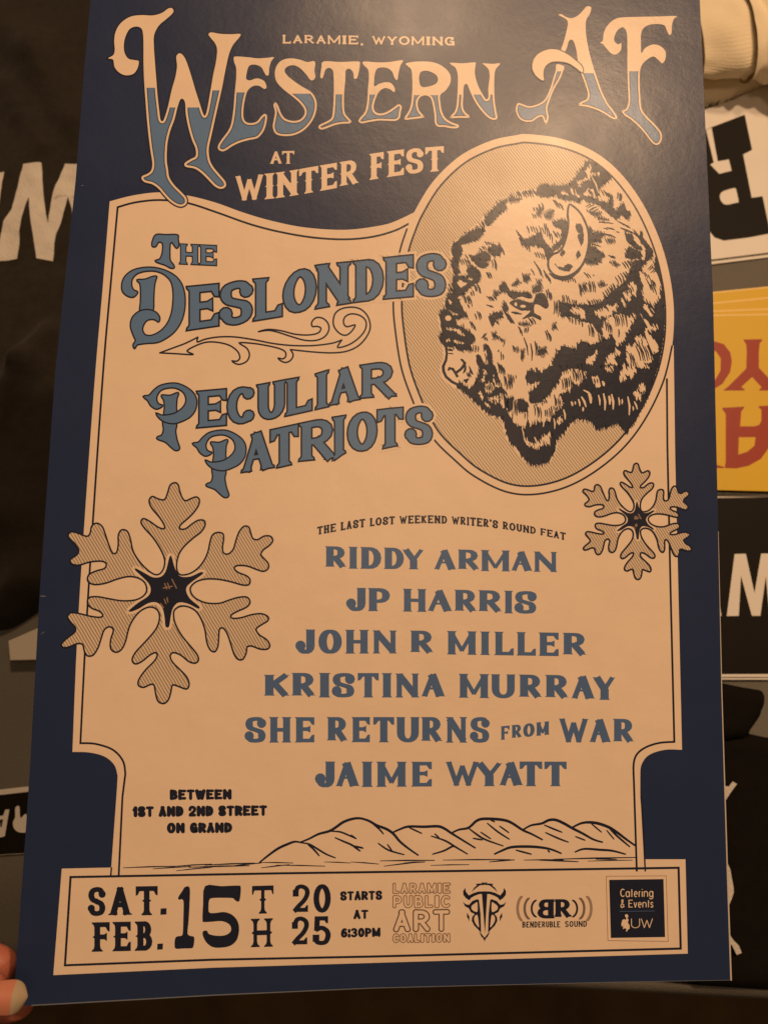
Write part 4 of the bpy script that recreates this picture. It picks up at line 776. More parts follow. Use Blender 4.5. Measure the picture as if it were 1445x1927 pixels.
# ---- snowflakes
SF = [(755, 60), (775, 75), (785, 115), (800, 155), (820, 172), (850, 160), (885, 148), (905, 165), (900, 200), (870, 245), (830, 285), (790, 320), (785, 345), (820, 345), (860, 315), (900, 292), (935, 295), (940, 325), (915, 365), (870, 400), (820, 445), (785, 490), (768, 540), (765, 590), (780, 625), (815, 630), (860, 615), (905, 580), (940, 530), (960, 480), (970, 430), (985, 385), (1015, 368), (1050, 375), (1055, 410), (1048, 460), (1055, 495), (1085, 500), (1115, 470), (1130, 420), (1150, 365), (1180, 330), (1210, 335), (1222, 370), (1235, 405), (1265, 412), (1305, 390), (1345, 392), (1358, 420), (1335, 450), (1300, 475), (1285, 505), (1305, 530), (1330, 560), (1330, 590), (1300, 608), (1255, 595), (1200, 575), (1140, 572), (1120, 590), (1145, 615), (1195, 635), (1218, 660), (1210, 690), (1170, 692), (1110, 675), (1030, 658), (950, 655), (890, 670), (855, 700), (850, 730), (870, 765), (910, 790), (960, 805), (1030, 805), (1090, 785), (1150, 768), (1200, 768), (1218, 800), (1195, 830), (1140, 855), (1100, 880), (1110, 898), (1160, 895), (1230, 875), (1290, 870), (1330, 890), (1325, 915), (1285, 940), (1255, 965), (1275, 1000), (1320, 1030), (1340, 1065), (1325, 1088), (1280, 1088), (1230, 1070), (1200, 1075), (1195, 1110), (1175, 1150), (1145, 1152), (1120, 1120), (1100, 1060), (1080, 1000), (1055, 960), (1030, 965), (1025, 1010), (1020, 1070), (1000, 1105), (970, 1090), (950, 1040), (940, 970), (915, 900), (880, 850), (830, 825), (785, 825), (750, 850), (748, 900), (765, 950), (800, 1010), (850, 1070), (890, 1120), (900, 1155), (880, 1175), (840, 1165), (790, 1125), (745, 1110), (725, 1130), (740, 1170), (790, 1220), (830, 1265), (842, 1310), (825, 1335), (780, 1320), (740, 1310), (730, 1350), (715, 1400), (685, 1425), (650, 1410), (635, 1360), (625, 1310), (600, 1308), (560, 1325), (528, 1310), (535, 1270), (575, 1215), (625, 1165), (645, 1130), (635, 1110), (600, 1125), (550, 1165), (510, 1180), (490, 1155), (510, 1110), (560, 1055), (610, 1000), (645, 950), (660, 890), (645, 845), (600, 828), (545, 850), (500, 900), (470, 960), (450, 1040), (425, 1090), (390, 1108), (358, 1085), (358, 1030), (375, 970), (350, 950), (318, 970), (300, 1020), (280, 1080), (250, 1125), (215, 1130), (195, 1100), (185, 1060), (150, 1055), (100, 1075), (65, 1078), (55, 1055), (90, 1020), (135, 985), (140, 955), (110, 920), (92, 890), (110, 865), (160, 868), (230, 885), (290, 892), (310, 880), (290, 855), (240, 835), (215, 805), (225, 770), (280, 765), (350, 778), (430, 790), (510, 785), (560, 760), (580, 725), (570, 680), (530, 650), (470, 640), (400, 655), (330, 680), (260, 690), (218, 670), (222, 630), (270, 605), (320, 590), (330, 560), (300, 545), (230, 550), (160, 570), (115, 560), (110, 535), (150, 505), (160, 475), (130, 430), (95, 395), (110, 365), (150, 370), (210, 392), (232, 370), (240, 330), (270, 310), (305, 330), (325, 380), (345, 440), (370, 495), (395, 490), (405, 440), (405, 385), (425, 352), (460, 360), (480, 410), (495, 480), (530, 540), (580, 595), (630, 628), (665, 620), (688, 580), (690, 530), (665, 470), (620, 400), (570, 345), (545, 305), (560, 282), (600, 300), (650, 335), (685, 345), (690, 325), (660, 275), (610, 215), (595, 170), (615, 145), (650, 160), (690, 165), (710, 120), (725, 75)]
CO = [(735, 520), (748, 570), (765, 610), (790, 640), (850, 640), (915, 612), (925, 625), (870, 665), (830, 700), (825, 735), (850, 780), (905, 825), (895, 838), (840, 810), (780, 800), (745, 830), (730, 880), (720, 945), (708, 955), (695, 945), (690, 890), (675, 830), (640, 800), (590, 805), (530, 840), (480, 858), (475, 845), (530, 800), (590, 760), (605, 720), (590, 680), (550, 640), (508, 600), (518, 592), (570, 620), (620, 645), (670, 640), (700, 600), (720, 520)]
MARKS = [[(690, 680), (705, 720)], [(708, 678), (722, 718)], [(735, 655), (765, 715)], [(680, 712), (740, 700)], [(665, 805), (685, 835)], [(688, 778), (700, 810)], [(705, 768), (712, 800)]]
for right in (0, 1):
    def q(pts):
        if not right: return tS1(pts)
        return tS2([(735+(y-745)*.015+((x-712)+(y-730)*.051)*.845, 745+(y-730)*.857) for x, y in pts])
    I_ = P(); o = cr(q(SF), True, 3); k = 1.0
    I_.fill(o, 'hatch2', 6); I_.stroke(o, 3.1, 'dark', 7, closed=True)
    co = cr(q(CO), True, 3)
    I_.stroke(co, 9.5 if not right else 7, 'cream', 8, closed=True); I_.stroke(co, 6.4 if not right else 5, 'hatch2', 8, closed=True) if 0 else None
    I_.stroke(o, 3.1, 'dark', 10, closed=True)
    I_.fill(co, 'dark', 11)
    for mk in MARKS: I_.stroke(q(mk), 2.2, 'faded', 12)
    # on the blue border the tips show as plain hatching
    I_.build('snowflake_print', poster)

# ---- mountains
I_ = P(); mA, mB = T(200, 1440, 2.779), T(660, 1500, 2.258)
for l, ww in ((mA([(800, 510), (850, 470), (900, 435), (950, 412), (985, 400), (1015, 403)]), 4.2), (mA([(1010, 405), (1060, 385), (1110, 360), (1165, 345), (1200, 325), (1240, 297), (1290, 280), (1330, 278), (1370, 290), (1420, 315)]), 4.4),
              (mA([(1015, 405), (1060, 412), (1100, 435), (1150, 465), (1200, 485)]), 3.2), (mA([(1055, 415), (1085, 440), (1115, 475)]), 3.2), (mA([(1165, 345), (1220, 348), (1265, 365), (1308, 385)]), 3.0), (mA([(1195, 378), (1240, 398), (1290, 420), (1330, 450)]), 3.2), (mA([(1290, 422), (1345, 435)]), 2.6),
              (mB([(0, 95), (35, 90), (75, 100), (110, 120), (150, 135), (180, 155), (210, 190), (250, 222), (288, 248)]), 4.4), (mB([(95, 115), (120, 135), (140, 158)]), 3), (mB([(115, 195), (160, 225), (228, 245)]), 3), (mB([(155, 200), (175, 228)]), 2.6), (mB([(0, 160), (25, 178)]), 2.6), (mB([(0, 200), (40, 230)]), 3), (mB([(0, 205), (52, 215)]), 2.6),
              (mB([(175, 152), (205, 138), (245, 125), (310, 126), (370, 124), (400, 135), (425, 152), (470, 180), (530, 217)]), 4.4), (mB([(245, 128), (275, 142), (303, 155)]), 2.8), (mB([(340, 165), (400, 185), (445, 212), (497, 243)]), 3.2), (mB([(355, 155), (375, 172)]), 2.6), (mB([(345, 243), (395, 228), (430, 210), (445, 212)]), 3.2),
              (mB([(428, 152), (460, 138), (500, 130), (535, 100), (570, 92), (640, 96), (680, 108), (730, 140), (770, 158), (815, 182)]), 4.6), (mB([(500, 132), (530, 155), (570, 180), (648, 208)]), 3.2), (mB([(518, 175), (560, 182)]), 2.8), (mB([(550, 148), (595, 178)]), 2.6), (mB([(578, 110), (625, 148), (675, 180)]), 3), (mB([(630, 122), (672, 152)]), 2.6), (mB([(590, 95), (612, 106)]), 2.6),
              (mB([(732, 138), (765, 120), (810, 112), (840, 98), (870, 97), (905, 112), (940, 132), (985, 155), (1030, 180), (1070, 192)]), 4.6), (mB([(820, 118), (860, 135), (898, 150)]), 3), (mB([(825, 150), (880, 175), (925, 192)]), 3), (mB([(952, 167), (996, 184)]), 2.6),
              (mB([(938, 130), (975, 112), (1010, 107), (1050, 112), (1095, 128), (1130, 150), (1170, 180), (1210, 208)]), 4.8), (mB([(1020, 112), (1065, 150)]), 2.6), (mB([(1095, 130), (1130, 165), (1185, 212)]), 3.4), (mB([(1085, 140), (1118, 180)]), 2.4),
              (mB([(608, 243), (640, 228), (680, 213), (740, 210), (800, 213), (850, 222), (895, 240)]), 4.4), (mB([(700, 225), (768, 243)]), 3), (mB([(835, 225), (845, 235)]), 2.6), (mB([(950, 234), (990, 220), (1060, 224), (1110, 228), (1168, 243)]), 3.8)):
    p = cr(l, n=4); ww *= 1.2; I_.stroke(p, [ww*(.55+.45*math.sin(math.pi*(i+.5)/len(p))) for i in range(len(p))], 'dark', 2)
for x0, y0, x1, y1, ww in ((232, 1633, 330, 1630, 2.6), (288, 1635, 360, 1630.5, 2.6), (330, 1630, 400, 1626, 2.6), (332, 1638.5, 400, 1632, 2.4), (355, 1632, 470, 1629, 3), (385, 1628, 480, 1624, 2.8), (440, 1629, 492, 1624, 2.8), (490, 1623, 552, 1624, 2.4), (492, 1633, 545, 1627, 2.6), (520, 1628, 612, 1630, 2.4), (610, 1622, 660, 1624, 2.2), (660, 1622, 713, 1626, 2.4), (715, 1620, 818, 1619, 2.8), (722, 1630, 790, 1622, 2.6), (760, 1624, 800, 1622, 3), (810, 1628.5, 883, 1627, 2.2), (833, 1618.5, 960, 1617.5, 2.6), (920, 1622, 968, 1618, 3), (985, 1618.5, 1060, 1618, 2.6), (1015, 1619, 1088, 1621.5, 3), (1040, 1617, 1195, 1613.5, 3), (1105, 1620.5, 1190, 1618.5, 2.2), (1120, 1617, 1160, 1617, 2.4)):
    I_.stroke([(x0, y0), ((x0+x1)/2, (y0+y1)/2-.4), (x1, y1)], [ww*.5, ww, ww*.6], 'dark', 2)
I_.build('mountain_drawing', poster)

# ---- date box
dt = dict(wv=.21, wh=.17, serif='flare', ov=.095, sh=.17, arm=.15, spur=.07, fill='dark')
Z = T(100, 1620, 3.284)
def boxword(tf, text, spans, y0, y1, st, lay=2, name='date_lettering', dy=0.0, slant=0):
    """dy: how far the line climbs towards the right"""
    I = P(); a = [(tf([(s[0], 0)])[0][0], tf([(s[1], 0)])[0][0]) for s in spans]; x0, x1 = spans[0][0], spans[-1][1]
    lettering(I, text, a, tf([(x0, y0), (x1, y0-dy)]), tf([(x0, y1), (x1, y1-dy)]), st, lay, slant=slant); return I.build(name, poster)
boxword(Z, 'SAT', [(215, 328), (342, 490), (512, 648)], 162, 342, dt, dy=7)
boxword(Z, 'FEB', [(240, 352), (368, 482), (505, 615)], 380, 562, dt, dy=8)
I_ = P(); I_.fill(Z([(666, 294), (703, 292), (702, 331), (664, 333)]), 'dark', 2); I_.fill(Z([(646, 512), (681, 510), (679, 547), (644, 549)]), 'dark', 2)
# the large 15
I_.fill(cr(Z([(845, 165), (845, 260), (838, 380), (832, 445), (845, 462), (870, 468), (874, 490), (868, 530), (855, 540), (810, 541), (762, 543), (752, 525), (755, 480), (770, 466), (795, 462), (803, 440), (806, 350), (806, 245), (778, 240), (776, 222), (800, 185), (815, 162)]), True, 3), 'dark', 2)
I_.fill(cr(Z([(940, 155), (1040, 156), (1145, 152), (1160, 162), (1160, 200), (1153, 245), (1140, 252), (1122, 240), (1110, 230), (1050, 228), (985, 230), (965, 245), (962, 300), (968, 320), (1000, 322), (1060, 316), (1110, 335), (1142, 375), (1150, 430), (1135, 490), (1095, 525), (1040, 536), (985, 532), (945, 500), (925, 455), (930, 433), (952, 432), (965, 452), (1010, 462), (1060, 460), (1095, 440), (1100, 410), (1080, 385), (1040, 372), (990, 375), (935, 378), (924, 365), (928, 270)]), True, 3), 'dark', 3)
I_.build('date_number', poster)
boxword(Z, 'T', [(1230, 1363)], 155, 328, dict(dt, wv=.13), dy=4)
boxword(Z, 'H', [(1222, 1360)], 358, 534, dict(dt, wv=.13), dy=4)
Y_ = T(520, 1620, 4.25); yr = dict(wv=.20, wh=.15, serif='slab', ov=.02, sh=.12, arm=.10, fill='dark')
boxword(Y_, '20', [(130, 268), (297, 436)], 189, 419, yr, name='year_lettering', dy=5); boxword(Y_, '25', [(123, 262), (291, 436)], 446, 679, yr, name='year_lettering', dy=6)
bold2 = dict(bold, wv=.27, wh=.19, edges=[(0.45, 'dark', 2)])
def autow(tf, t, x0, x1, y0, y1, st, name, dy=0, gap=.13, lay=2, slant=0): boxword(tf, t, auto_spans(t, x0, x1, gap), y0, y1, st, lay, name, dy, slant)
autow(Y_, 'STARTS', 512, 845, 245, 317, bold2, 'time_lettering', 7, lay=3); autow(Y_, 'AT', 618, 734, 393, 465, bold2, 'time_lettering', 2, lay=3); autow(Y_, '6:30PM', 518, 831, 540, 612, bold2, 'time_lettering', 6, lay=3)
# ---- sponsor marks
def hollow(wv, e, m): return dict(wv=wv, wh=wv*.85, fill='cream', round=True, edges=[(e, m, 2)])
autow(Y_, 'LARAMIE', 936, 1386, 182, 257, hollow(.17, 1.9, 'faded'), 'sponsor_lettering', 2, .42, lay=3)
autow(Y_, 'PUBLIC', 936, 1382, 281, 372, hollow(.17, 1.9, 'faded'), 'sponsor_lettering', 2, .38, lay=3)
autow(Y_, 'ART', 942, 1380, 397, 562, hollow(.19, 2.3, 'brown'), 'sponsor_lettering', 4, .28, lay=3)
autow(Y_, 'COALITION', 934, 1384, 586, 650, hollow(.20, 1.8, 'faded'), 'sponsor_lettering', 3, .36, lay=3)
I_ = P(); L_ = T(720, 1630, 5.558)
def mir(pts): return [(1064*2-x, y) for x, y in pts]
for pts in ([(862, 225), (868, 265), (900, 305), (950, 280), (1000, 265), (1064, 262), (1064, 290), (1010, 292), (960, 310), (925, 330), (905, 358), (870, 335), (842, 300), (840, 260)],
            [(838, 372), (870, 400), (900, 405), (935, 365), (985, 345), (1005, 350), (1022, 500), (1028, 700), (1000, 665), (955, 620), (930, 570), (935, 530), (960, 500), (920, 480), (900, 440), (860, 420)], [(880, 485), (905, 525), (905, 580), (892, 550), (880, 530)], [(1008, 688), (1030, 705), (1066, 750), (1066, 790), (1050, 755), (1030, 735)],
            [(928, 270), (955, 225), (985, 200), (970, 185), (1015, 180), (1064, 180), (1064, 195), (1015, 200), (980, 225)]):
    for f in (pts, mir(pts)): I_.fill(L_(f), 'dark', 2)
for pts in ([(968, 385), (988, 380), (990, 470), (965, 475), (930, 450), (930, 415)], [(965, 520), (990, 512), (1003, 600), (1003, 640), (965, 590), (955, 550)]):
    for f in (pts, mir(pts)): I_.fill(cr(L_(f), True, 3), 'cream', 3)
I_.fill(L_([(1036, 288), (1092, 288), (1068, 705)]), 'dark', 3); I_.fill(L_([(1032, 185), (1043, 160), (1052, 175), (1062, 168), (1074, 176), (1086, 160), (1090, 185)]), 'dark', 3)
I_.fill(L_([(838, 372), (858, 395), (905, 405), (905, 445), (858, 415)]), 'dark', 4); I_.fill(L_(mir([(838, 372), (858, 395), (905, 405), (905, 445), (858, 415)])), 'dark', 4)
I_.build('horned_emblem', poster)
I_ = P(); K_ = T(940, 1630, 4.014)
for cx_, s, ms in ((412, -1, ('grey2', 'grey1', 'dark')), (412, 1, ('grey2', 'grey1', 'dark'))):
    for k, (rx, h2) in enumerate(((278, 96), (225, 82), (172, 66))):
        p = [(cx_+s*(rx-22*(1-math.cos(R(a)))*2.2), 320+h2*math.sin(R(a))) for a in range(-80, 81, 16)]
        I_.stroke(K_(p), [1.5]+[(5.2, 4.6, 3.8)[k]]*9+[1.5], ms[k], 2)
st = dict(wv=.30, wh=.17, serif='slab', ov=.035, sh=.15, arm=.05, fill='dark')
a = K_([(412, 0), (283, 0)]); tl_, bl_ = [K_([(283, 250)])[0], K_([(540, 248)])[0]], [K_([(283, 396)])[0], K_([(540, 392)])[0]]
lettering(I_, 'B', [(a[0][0], a[1][0])], tl_, bl_, st, 4); lettering(I_, 'R', [(K_([(415, 0)])[0][0], K_([(540, 0)])[0][0])], tl_, bl_, st, 4)
I_.build('sound_emblem', poster)
sans = dict(wv=.19, wh=.16, fill='dark')
autow(K_, 'BENDERUBLE', 170, 456, 418, 464, sans, 'emblem_lettering', 2, .2); autow(K_, 'SOUND', 492, 657, 414, 460, sans, 'emblem_lettering', 2, .2)
I_ = P(); I_.stroke(K_([(803, 76), (1255, 73), (1270, 568), (815, 562)]), 1.1, 'faded', 2, closed=True); I_.fill(K_([(825, 103), (1235, 97), (1247, 535), (838, 542)]), 'dark', 2)
light = dict(wv=.115, wh=.10, fill='cream')
def w2(t, x0, x1, yt, yb, g=.2, stt=light): 
    lettering(I_, t, auto_spans(t, K_([(x0, 0)])[0][0], K_([(x1, 0)])[0][0], g), [K_([(x0, yt)])[0], K_([(x1, yt-2)])[0]], [K_([(x0, yb)])[0], K_([(x1, yb-2)])[0]], stt, 4)
w2('Catering', 908, 1158, 170, 232); w2('& Events', 910, 1158, 254, 312)
I_.stroke(K_([(904, 341), (1168, 338)]), 1.0, 'slate', 4); w2('UW', 990, 1155, 396, 468, .1, dict(wv=.085, wh=.07, fill='cream'))
I_.fill(K_([(945, 365), (962, 362), (970, 378), (962, 392), (972, 405), (965, 425), (978, 445), (980, 470), (965, 480), (958, 495), (952, 490), (955, 472), (940, 468), (930, 475), (928, 465), (935, 452), (920, 455), (916, 435), (925, 405), (938, 400), (950, 405), (955, 390), (945, 380)]), 'cream', 5)
I_.build('catering_emblem', poster)
# bare paper along the trimmed edges
I_ = P(); I_.stroke([(1350.5, 1000), (1357, 1300), (1367.5, 1640), (1374.5, 1845)], [.8, 1.8, 2.6, 3.0], 'core', 13); I_.stroke([(60, 1891.5), (100, 1889.5), (400, 1872.5), (700, 1859), (1150, 1848), (1374, 1844)], [2.2, 2.2, 2.2, 1.6, 1.0, .8], 'wear', 13)
I_.build('trimmed_edge', poster)
# small scuffs in the ink, where the photograph shows them
I_ = P()
for x0, y0, x1, y1, ww in ((76, 1122, 88, 1122.5, 2.4), (78, 1194, 86, 1188, 1.2), (936, 1195, 945, 1194, 2.6), (154, 350, 158, 350, 2)): I_.stroke([(x0, y0), ((x0+x1)/2, (y0+y1)/2-.5), (x1, y1)], [ww*.4, ww, ww*.3], 'wear', 13); I_.build('scuff', poster); I_ = P()

# ================================================================== THE TABLE AND THE FLOOR
def structure(o): o['kind'] = 'structure'; return o
def fbm(x, y, s, z=0.0): return noise.fractal(Vector((x*s, y*s, z)), 1.0, 2.0, 4)
def ridge(x, y, ax, ay, bx, by, wd):
    """height of a soft fold running from a to b"""
    d = seg_d((x, y), (ax, ay), (bx, by)); return math.exp(-(d/wd)**2)
# floor
fv = [(x, y, -0.74) for x, y in ((-3, -3), (3, -3), (3, 4), (-3, 4))]
structure(mesh_obj('floor', fv, [(0, 1, 2, 3)], M['carpet']))
# tablecloth: flat top, a soft front edge running where the photograph shows it, then a hanging drop
ea, eb = at(0, 1800, 0), at(1445, 1878, 0)
table = thing('table', 'table under a plain grey-brown cloth, everything for sale lying on it', 'table', (0, 0, -0.74))
vs, fs = [], []; NX = 90
prof = [(0.9, 0.0), (0.5, 0.0), (0.2, 0.0), (0.08, 0.0), (0.03, 0.0), (0.010, 0.0), (0.004, -0.0008), (0.0, -0.003), (-0.003, -0.008), (-0.005, -0.02), (-0.006, -0.06), (-0.008, -0.15), (-0.01, -0.30)]
for i in range(NX+1):
    x = -1.2+2.4*i/NX; ye = ea.y+(eb.y-ea.y)*(x-ea.x)/(eb.x-ea.x)
    for d, z in prof:
        wv_ = 0.004*math.sin(x*23)*min(1, -z*12) if z < -0.01 else 0
        vs.append((x, ye+d+wv_, z+0.74+(0.0006*fbm(x, ye+d, 14) if d > 0.02 else 0)))
m_ = len(prof)
for i in range(NX):
    for j in range(m_-1): a = i*m_+j; fs.append((a, a+1, a+m_+1, a+m_))
mesh_obj('tablecloth', [(a, b, c_) for a, b, c_ in vs], fs, M['cloth'], table, smooth=True)
for lx in (-0.9, 0.9):
    v = []
    for z in (0.0, 0.73):
        for dx, dy in ((-.02, -.02), (.02, -.02), (.02, .02), (-.02, .02)): v.append((lx+dx, .45+dy, z))
    mesh_obj('table_leg', v, [(0, 1, 5, 4), (1, 2, 6, 5), (2, 3, 7, 6), (3, 0, 4, 7), (4, 5, 6, 7), (3, 2, 1, 0)], M['cardblack'], table)

def ontable(root, z): 
    l = root.location
    def f(p, h): q = at(p[0], p[1], z+h*1e-6); return (q.x-l.x, q.y-l.y, q.z-l.z)
    return f
def slab_card(root, name, px, z, th, m, medge=None, r=0.0):
    """a flat card whose upper face fills the pixel outline px at level z"""
    P_ = [at(a, b, z)-root.location for a, b in px]
    if area([(p.x, p.y) for p in P_]) < 0: P_ = P_[::-1]
    n = len(P_); v = [(p.x, p.y, p.z) for p in P_]+[(p.x, p.y, p.z-th) for p in P_]
    tr = tessellate_polygon([[Vector((p.x, p.y, 0)) for p in P_]]); P2 = [(p.x, p.y) for p in P_]
    f = [tuple(upf(list(t), P2)) for t in tr]; k = len(f); f += [tuple(i+n for i in t[::-1]) for t in f[:k]]
    mi = [0]*len(f)
    for i in range(n): j = (i+1) % n; f.append((i, i+n, j+n, j)); mi.append(1)
    return mesh_obj(name, v, f, [M[m], M[medge or m]], root, mi)
def base_of(px, z): 
    q = [at(a, b, z) for a, b in px]; return (sum(p.x for p in q)/len(q), sum(p.y for p in q)/len(q), 0)

# white cards with a black slab letter, upper right
c1 = [(1180, 262), (1250, 236), (1326, 206), (1373, 190), (1445, 158), (1560, 108), (1640, 445), (1560, 459), (1445, 475), (1339, 488), (1200, 506)]
r_ = thing('printed_card', 'white card with a huge black slab letter, topmost of its pair under the cream sleeve', 'card', base_of(c1, 0.003), 'white cards with a black letter')
slab_card(r_, 'card_sheet', c1, 0.0035, 0.0012, 'card')
I_ = Ink(ontable(r_, 0.0035), 20); t_ = T(1245, 0, 3.44)
I_.fill(t_([(-120, 1000), (200, 878), (315, 825), (535, 742), (583, 970), (525, 1000), (580, 1280), (650, 1270), (688, 1450), (697, 1512), (560, 1538), (400, 1558), (340, 1538), (305, 1495), (100, 1530), (-60, 1560)]), 'cardblack', 0)
I_.fill(t_([(285, 842), (320, 826), (360, 1045), (432, 1032), (450, 1105), (370, 1125), (312, 1065), (335, 1052)]), 'card', 1)
I_.fill(cr(t_([(385, 1245), (425, 1228), (472, 1218), (482, 1240), (495, 1305), (480, 1312), (415, 1325), (385, 1305), (374, 1275)]), True, 3), 'card', 1)
I_.build('slab_letter', r_)
c2 = [(a, b+9) for a, b in c1]
r_ = thing('printed_card', 'lower white card of the pair, only its pale bottom edge showing below the other', 'card', base_of(c2, 0.001), 'white cards with a black letter')
slab_card(r_, 'card_sheet', c2, 0.0016, 0.0014, 'card')

# yellow stickers
yc = [[(1180, 566), (1342, 549), (1445, 539), (1600, 524), (1600, 905), (1347, 905), (1180, 905)],
      [(1180, 582), (1342, 569), (1445, 559), (1600, 546), (1600, 914), (1347, 912), (1180, 911)],
      [(1180, 588), (1343, 584), (1445, 580), (1600, 574), (1600, 918), (1347, 915), (1180, 914)],
      [(1180, 593), (1343, 592), (1445, 590), (1600, 588), (1600, 927), (1445, 924.5), (1347, 922), (1180, 919)]]
yl = ['yellow sticker at the back of the fan, its top edge farthest up beside the poster', 'yellow sticker second from the back of the fan, a thin strip of it showing', 'yellow sticker third in the fan, just behind the front one with red letters', 'front yellow sticker printed with large upside-down red letters']
for k, (pts, lb) in enumerate(zip(yc, yl)):
    z = 0.0042+0.0016*k
    r_ = thing('yellow_sticker', lb, 'sticker', base_of(pts, z), 'yellow stickers fanned in a stack')
    slab_card(r_, 'sticker_sheet', pts, z, 0.0004, 'yellow', 'yedge')
    I_ = Ink(ontable(r_, z), 20); I_.stroke([(p[0], p[1]+1.6) for p in pts[:4]], 2.6, 'yedge', 0); I_.build('edge_line', r_)
    if k == 3:
        I_ = Ink(ontable(r_, z), 60); t_ = T(1245, 500, 3.44)
        I_.fill(t_([(525, 478), (645, 475), (647, 488), (632, 500), (626, 560), (626, 660), (690, 728), (760, 790), (790, 808), (630, 808), (628, 800), (645, 788), (583, 720), (512, 785), (535, 800), (530, 808), (395, 808), (430, 780), (545, 665), (548, 560), (545, 510), (532, 490)]), 'red', 0)
        I_.fill(t_([(388, 920), (530, 912), (530, 922), (512, 945), (505, 1040), (600, 1040), (630, 1028), (643, 1000), (642, 930), (625, 918), (628, 908), (760, 905), (760, 915), (735, 935), (725, 1060), (690, 1180), (640, 1250), (560, 1295), (480, 1312), (405, 1310), (412, 1270), (412, 960), (395, 935)]), 'red', 0, holes=[t_([(497, 1110), (605, 1110), (598, 1165), (550, 1205), (493, 1222)])])
        I_.fill(t_([(200, 510), (270, 488), (335, 488), (400, 508), (440, 560), (452, 615), (440, 690), (390, 765), (335, 800), (250, 808), (180, 790)]), 'red', 0, holes=[t_([(240, 560), (310, 540), (350, 555), (380, 600), (378, 680), (340, 745), (260, 760), (220, 700)])])
        I_.fill(t_([(240, 912), (330, 912), (330, 1200), (355, 1290), (400, 1302), (400, 1310), (250, 1310)]), 'red', 0)
        I_.build('red_lettering', r_)

# black stickers with a white border, right
for k in (0, 1):
    z = 0.0022+0.0010*k; d = (-6, 5)[0] if k == 0 else 0
    pts = [(1150, 926 if k == 0 else 933), (1349, 926 if k == 0 else 932.5), (1445, 928 if k == 0 else 931), (1700, 930), (1700, 1279-5*k), (1445, 1279-5*k), (1357, 1279-5*k), (1150, 1279-5*k)]
    r_ = thing('black_sticker', ('lower black sticker, only a grey strip showing under the one with the big M', 'black sticker with white border and big white M, right of the poster')[k], 'sticker', base_of(pts, z), 'black stickers with white letters')
    slab_card(r_, 'sticker_sheet', pts, z, 0.0005, 'card')
    I_ = Ink(ontable(r_, z), 20)
    I_.fill([(1150, 937.5), (1349, 937), (1445, 936), (1700, 936), (1690, 1268.5-5*(1-k)*0), (1445, 1268.5), (1150, 1269)] if k else [(1150, 929), (1445, 931), (1700, 934), (1690, 1275), (1150, 1275)], 'cardblack', 0)
    I_.build('black_print', r_)
    if k:
        I_ = Ink(ontable(r_, z), 40); t_ = T(1320, 1020, 6.424)
        I_.fill(t_([(300, 895), (395, 145), (530, 142), (635, 620), (715, 140), (860, 138), (950, 890), (815, 890), (772, 410), (705, 892), (603, 892), (472, 408), (445, 893)]), 'card', 0)
        I_.fill(t_([(-160, 893), (-60, 145), (100, 145), (238, 893), (110, 893), (85, 740), (0, 740), (-25, 893)]), 'card', 0, holes=[t_([(20, 600), (65, 600), (42, 400)])])
        I_.build('white_lettering', r_)

# black sticker at the left edge, its letters upside down
pts = [(-160, 1499), (0, 1486), (54, 1480), (170, 1472), (165, 1604), (46, 1606), (0, 1609), (-165, 1620)]
r_ = thing('black_sticker', 'narrow black sticker with upside-down white letters at the left of the poster', 'sticker', base_of(pts, 0.002), 'black stickers with white letters')
slab_card(r_, 'sticker_sheet', pts, 0.002, 0.0012, 'card')
I_ = Ink(ontable(r_, 0.002), 20); I_.fill([(-158, 1512), (0, 1496), (53, 1490), (165, 1482), (165, 1603.5), (46, 1605.5), (0, 1608.5), (-164, 1619.5)], 'cardblack', 0); I_.build('black_print', r_)
I_ = Ink(ontable(r_, 0.002), 40); t_ = T(0, 1450, 7.1375)
I_.fill(t_([(-95, 545), (-25, 535), (-5, 612), (48, 604), (78, 525), (132, 522), (70, 880), (10, 900), (-30, 890)]), 'card', 0, holes=[t_([(-5, 660), (48, 655), (28, 760), (10, 760)])])
I_.fill(cr(t_([(210, 500), (265, 478), (272, 590), (288, 638), (340, 582), (375, 600), (440, 570), (420, 820), (345, 835), (255, 828), (192, 775), (180, 690), (210, 625)]), True, 2), 'card', 0)
I_.build('white_lettering', r_)

# small white carton under the edge of the black shirt
r_ = thing('white_carton', 'small white carton poking out under the black shirt at the left', 'box', base_of([(45, 1230)], 0))
topz = 0.010
A0 = [(17, 1206), (72, 1182), (120, 1165), (120, 1240), (71, 1241), (20, 1242)]
slab_card(r_, 'carton_body', A0, topz, 0.0098, 'carton')
I_ = Ink(ontable(r_, topz), 30); I_.stroke([(42, 1196), (42.5, 1230)], 1.0, 'back', 0); I_.build('lid_seam', r_)

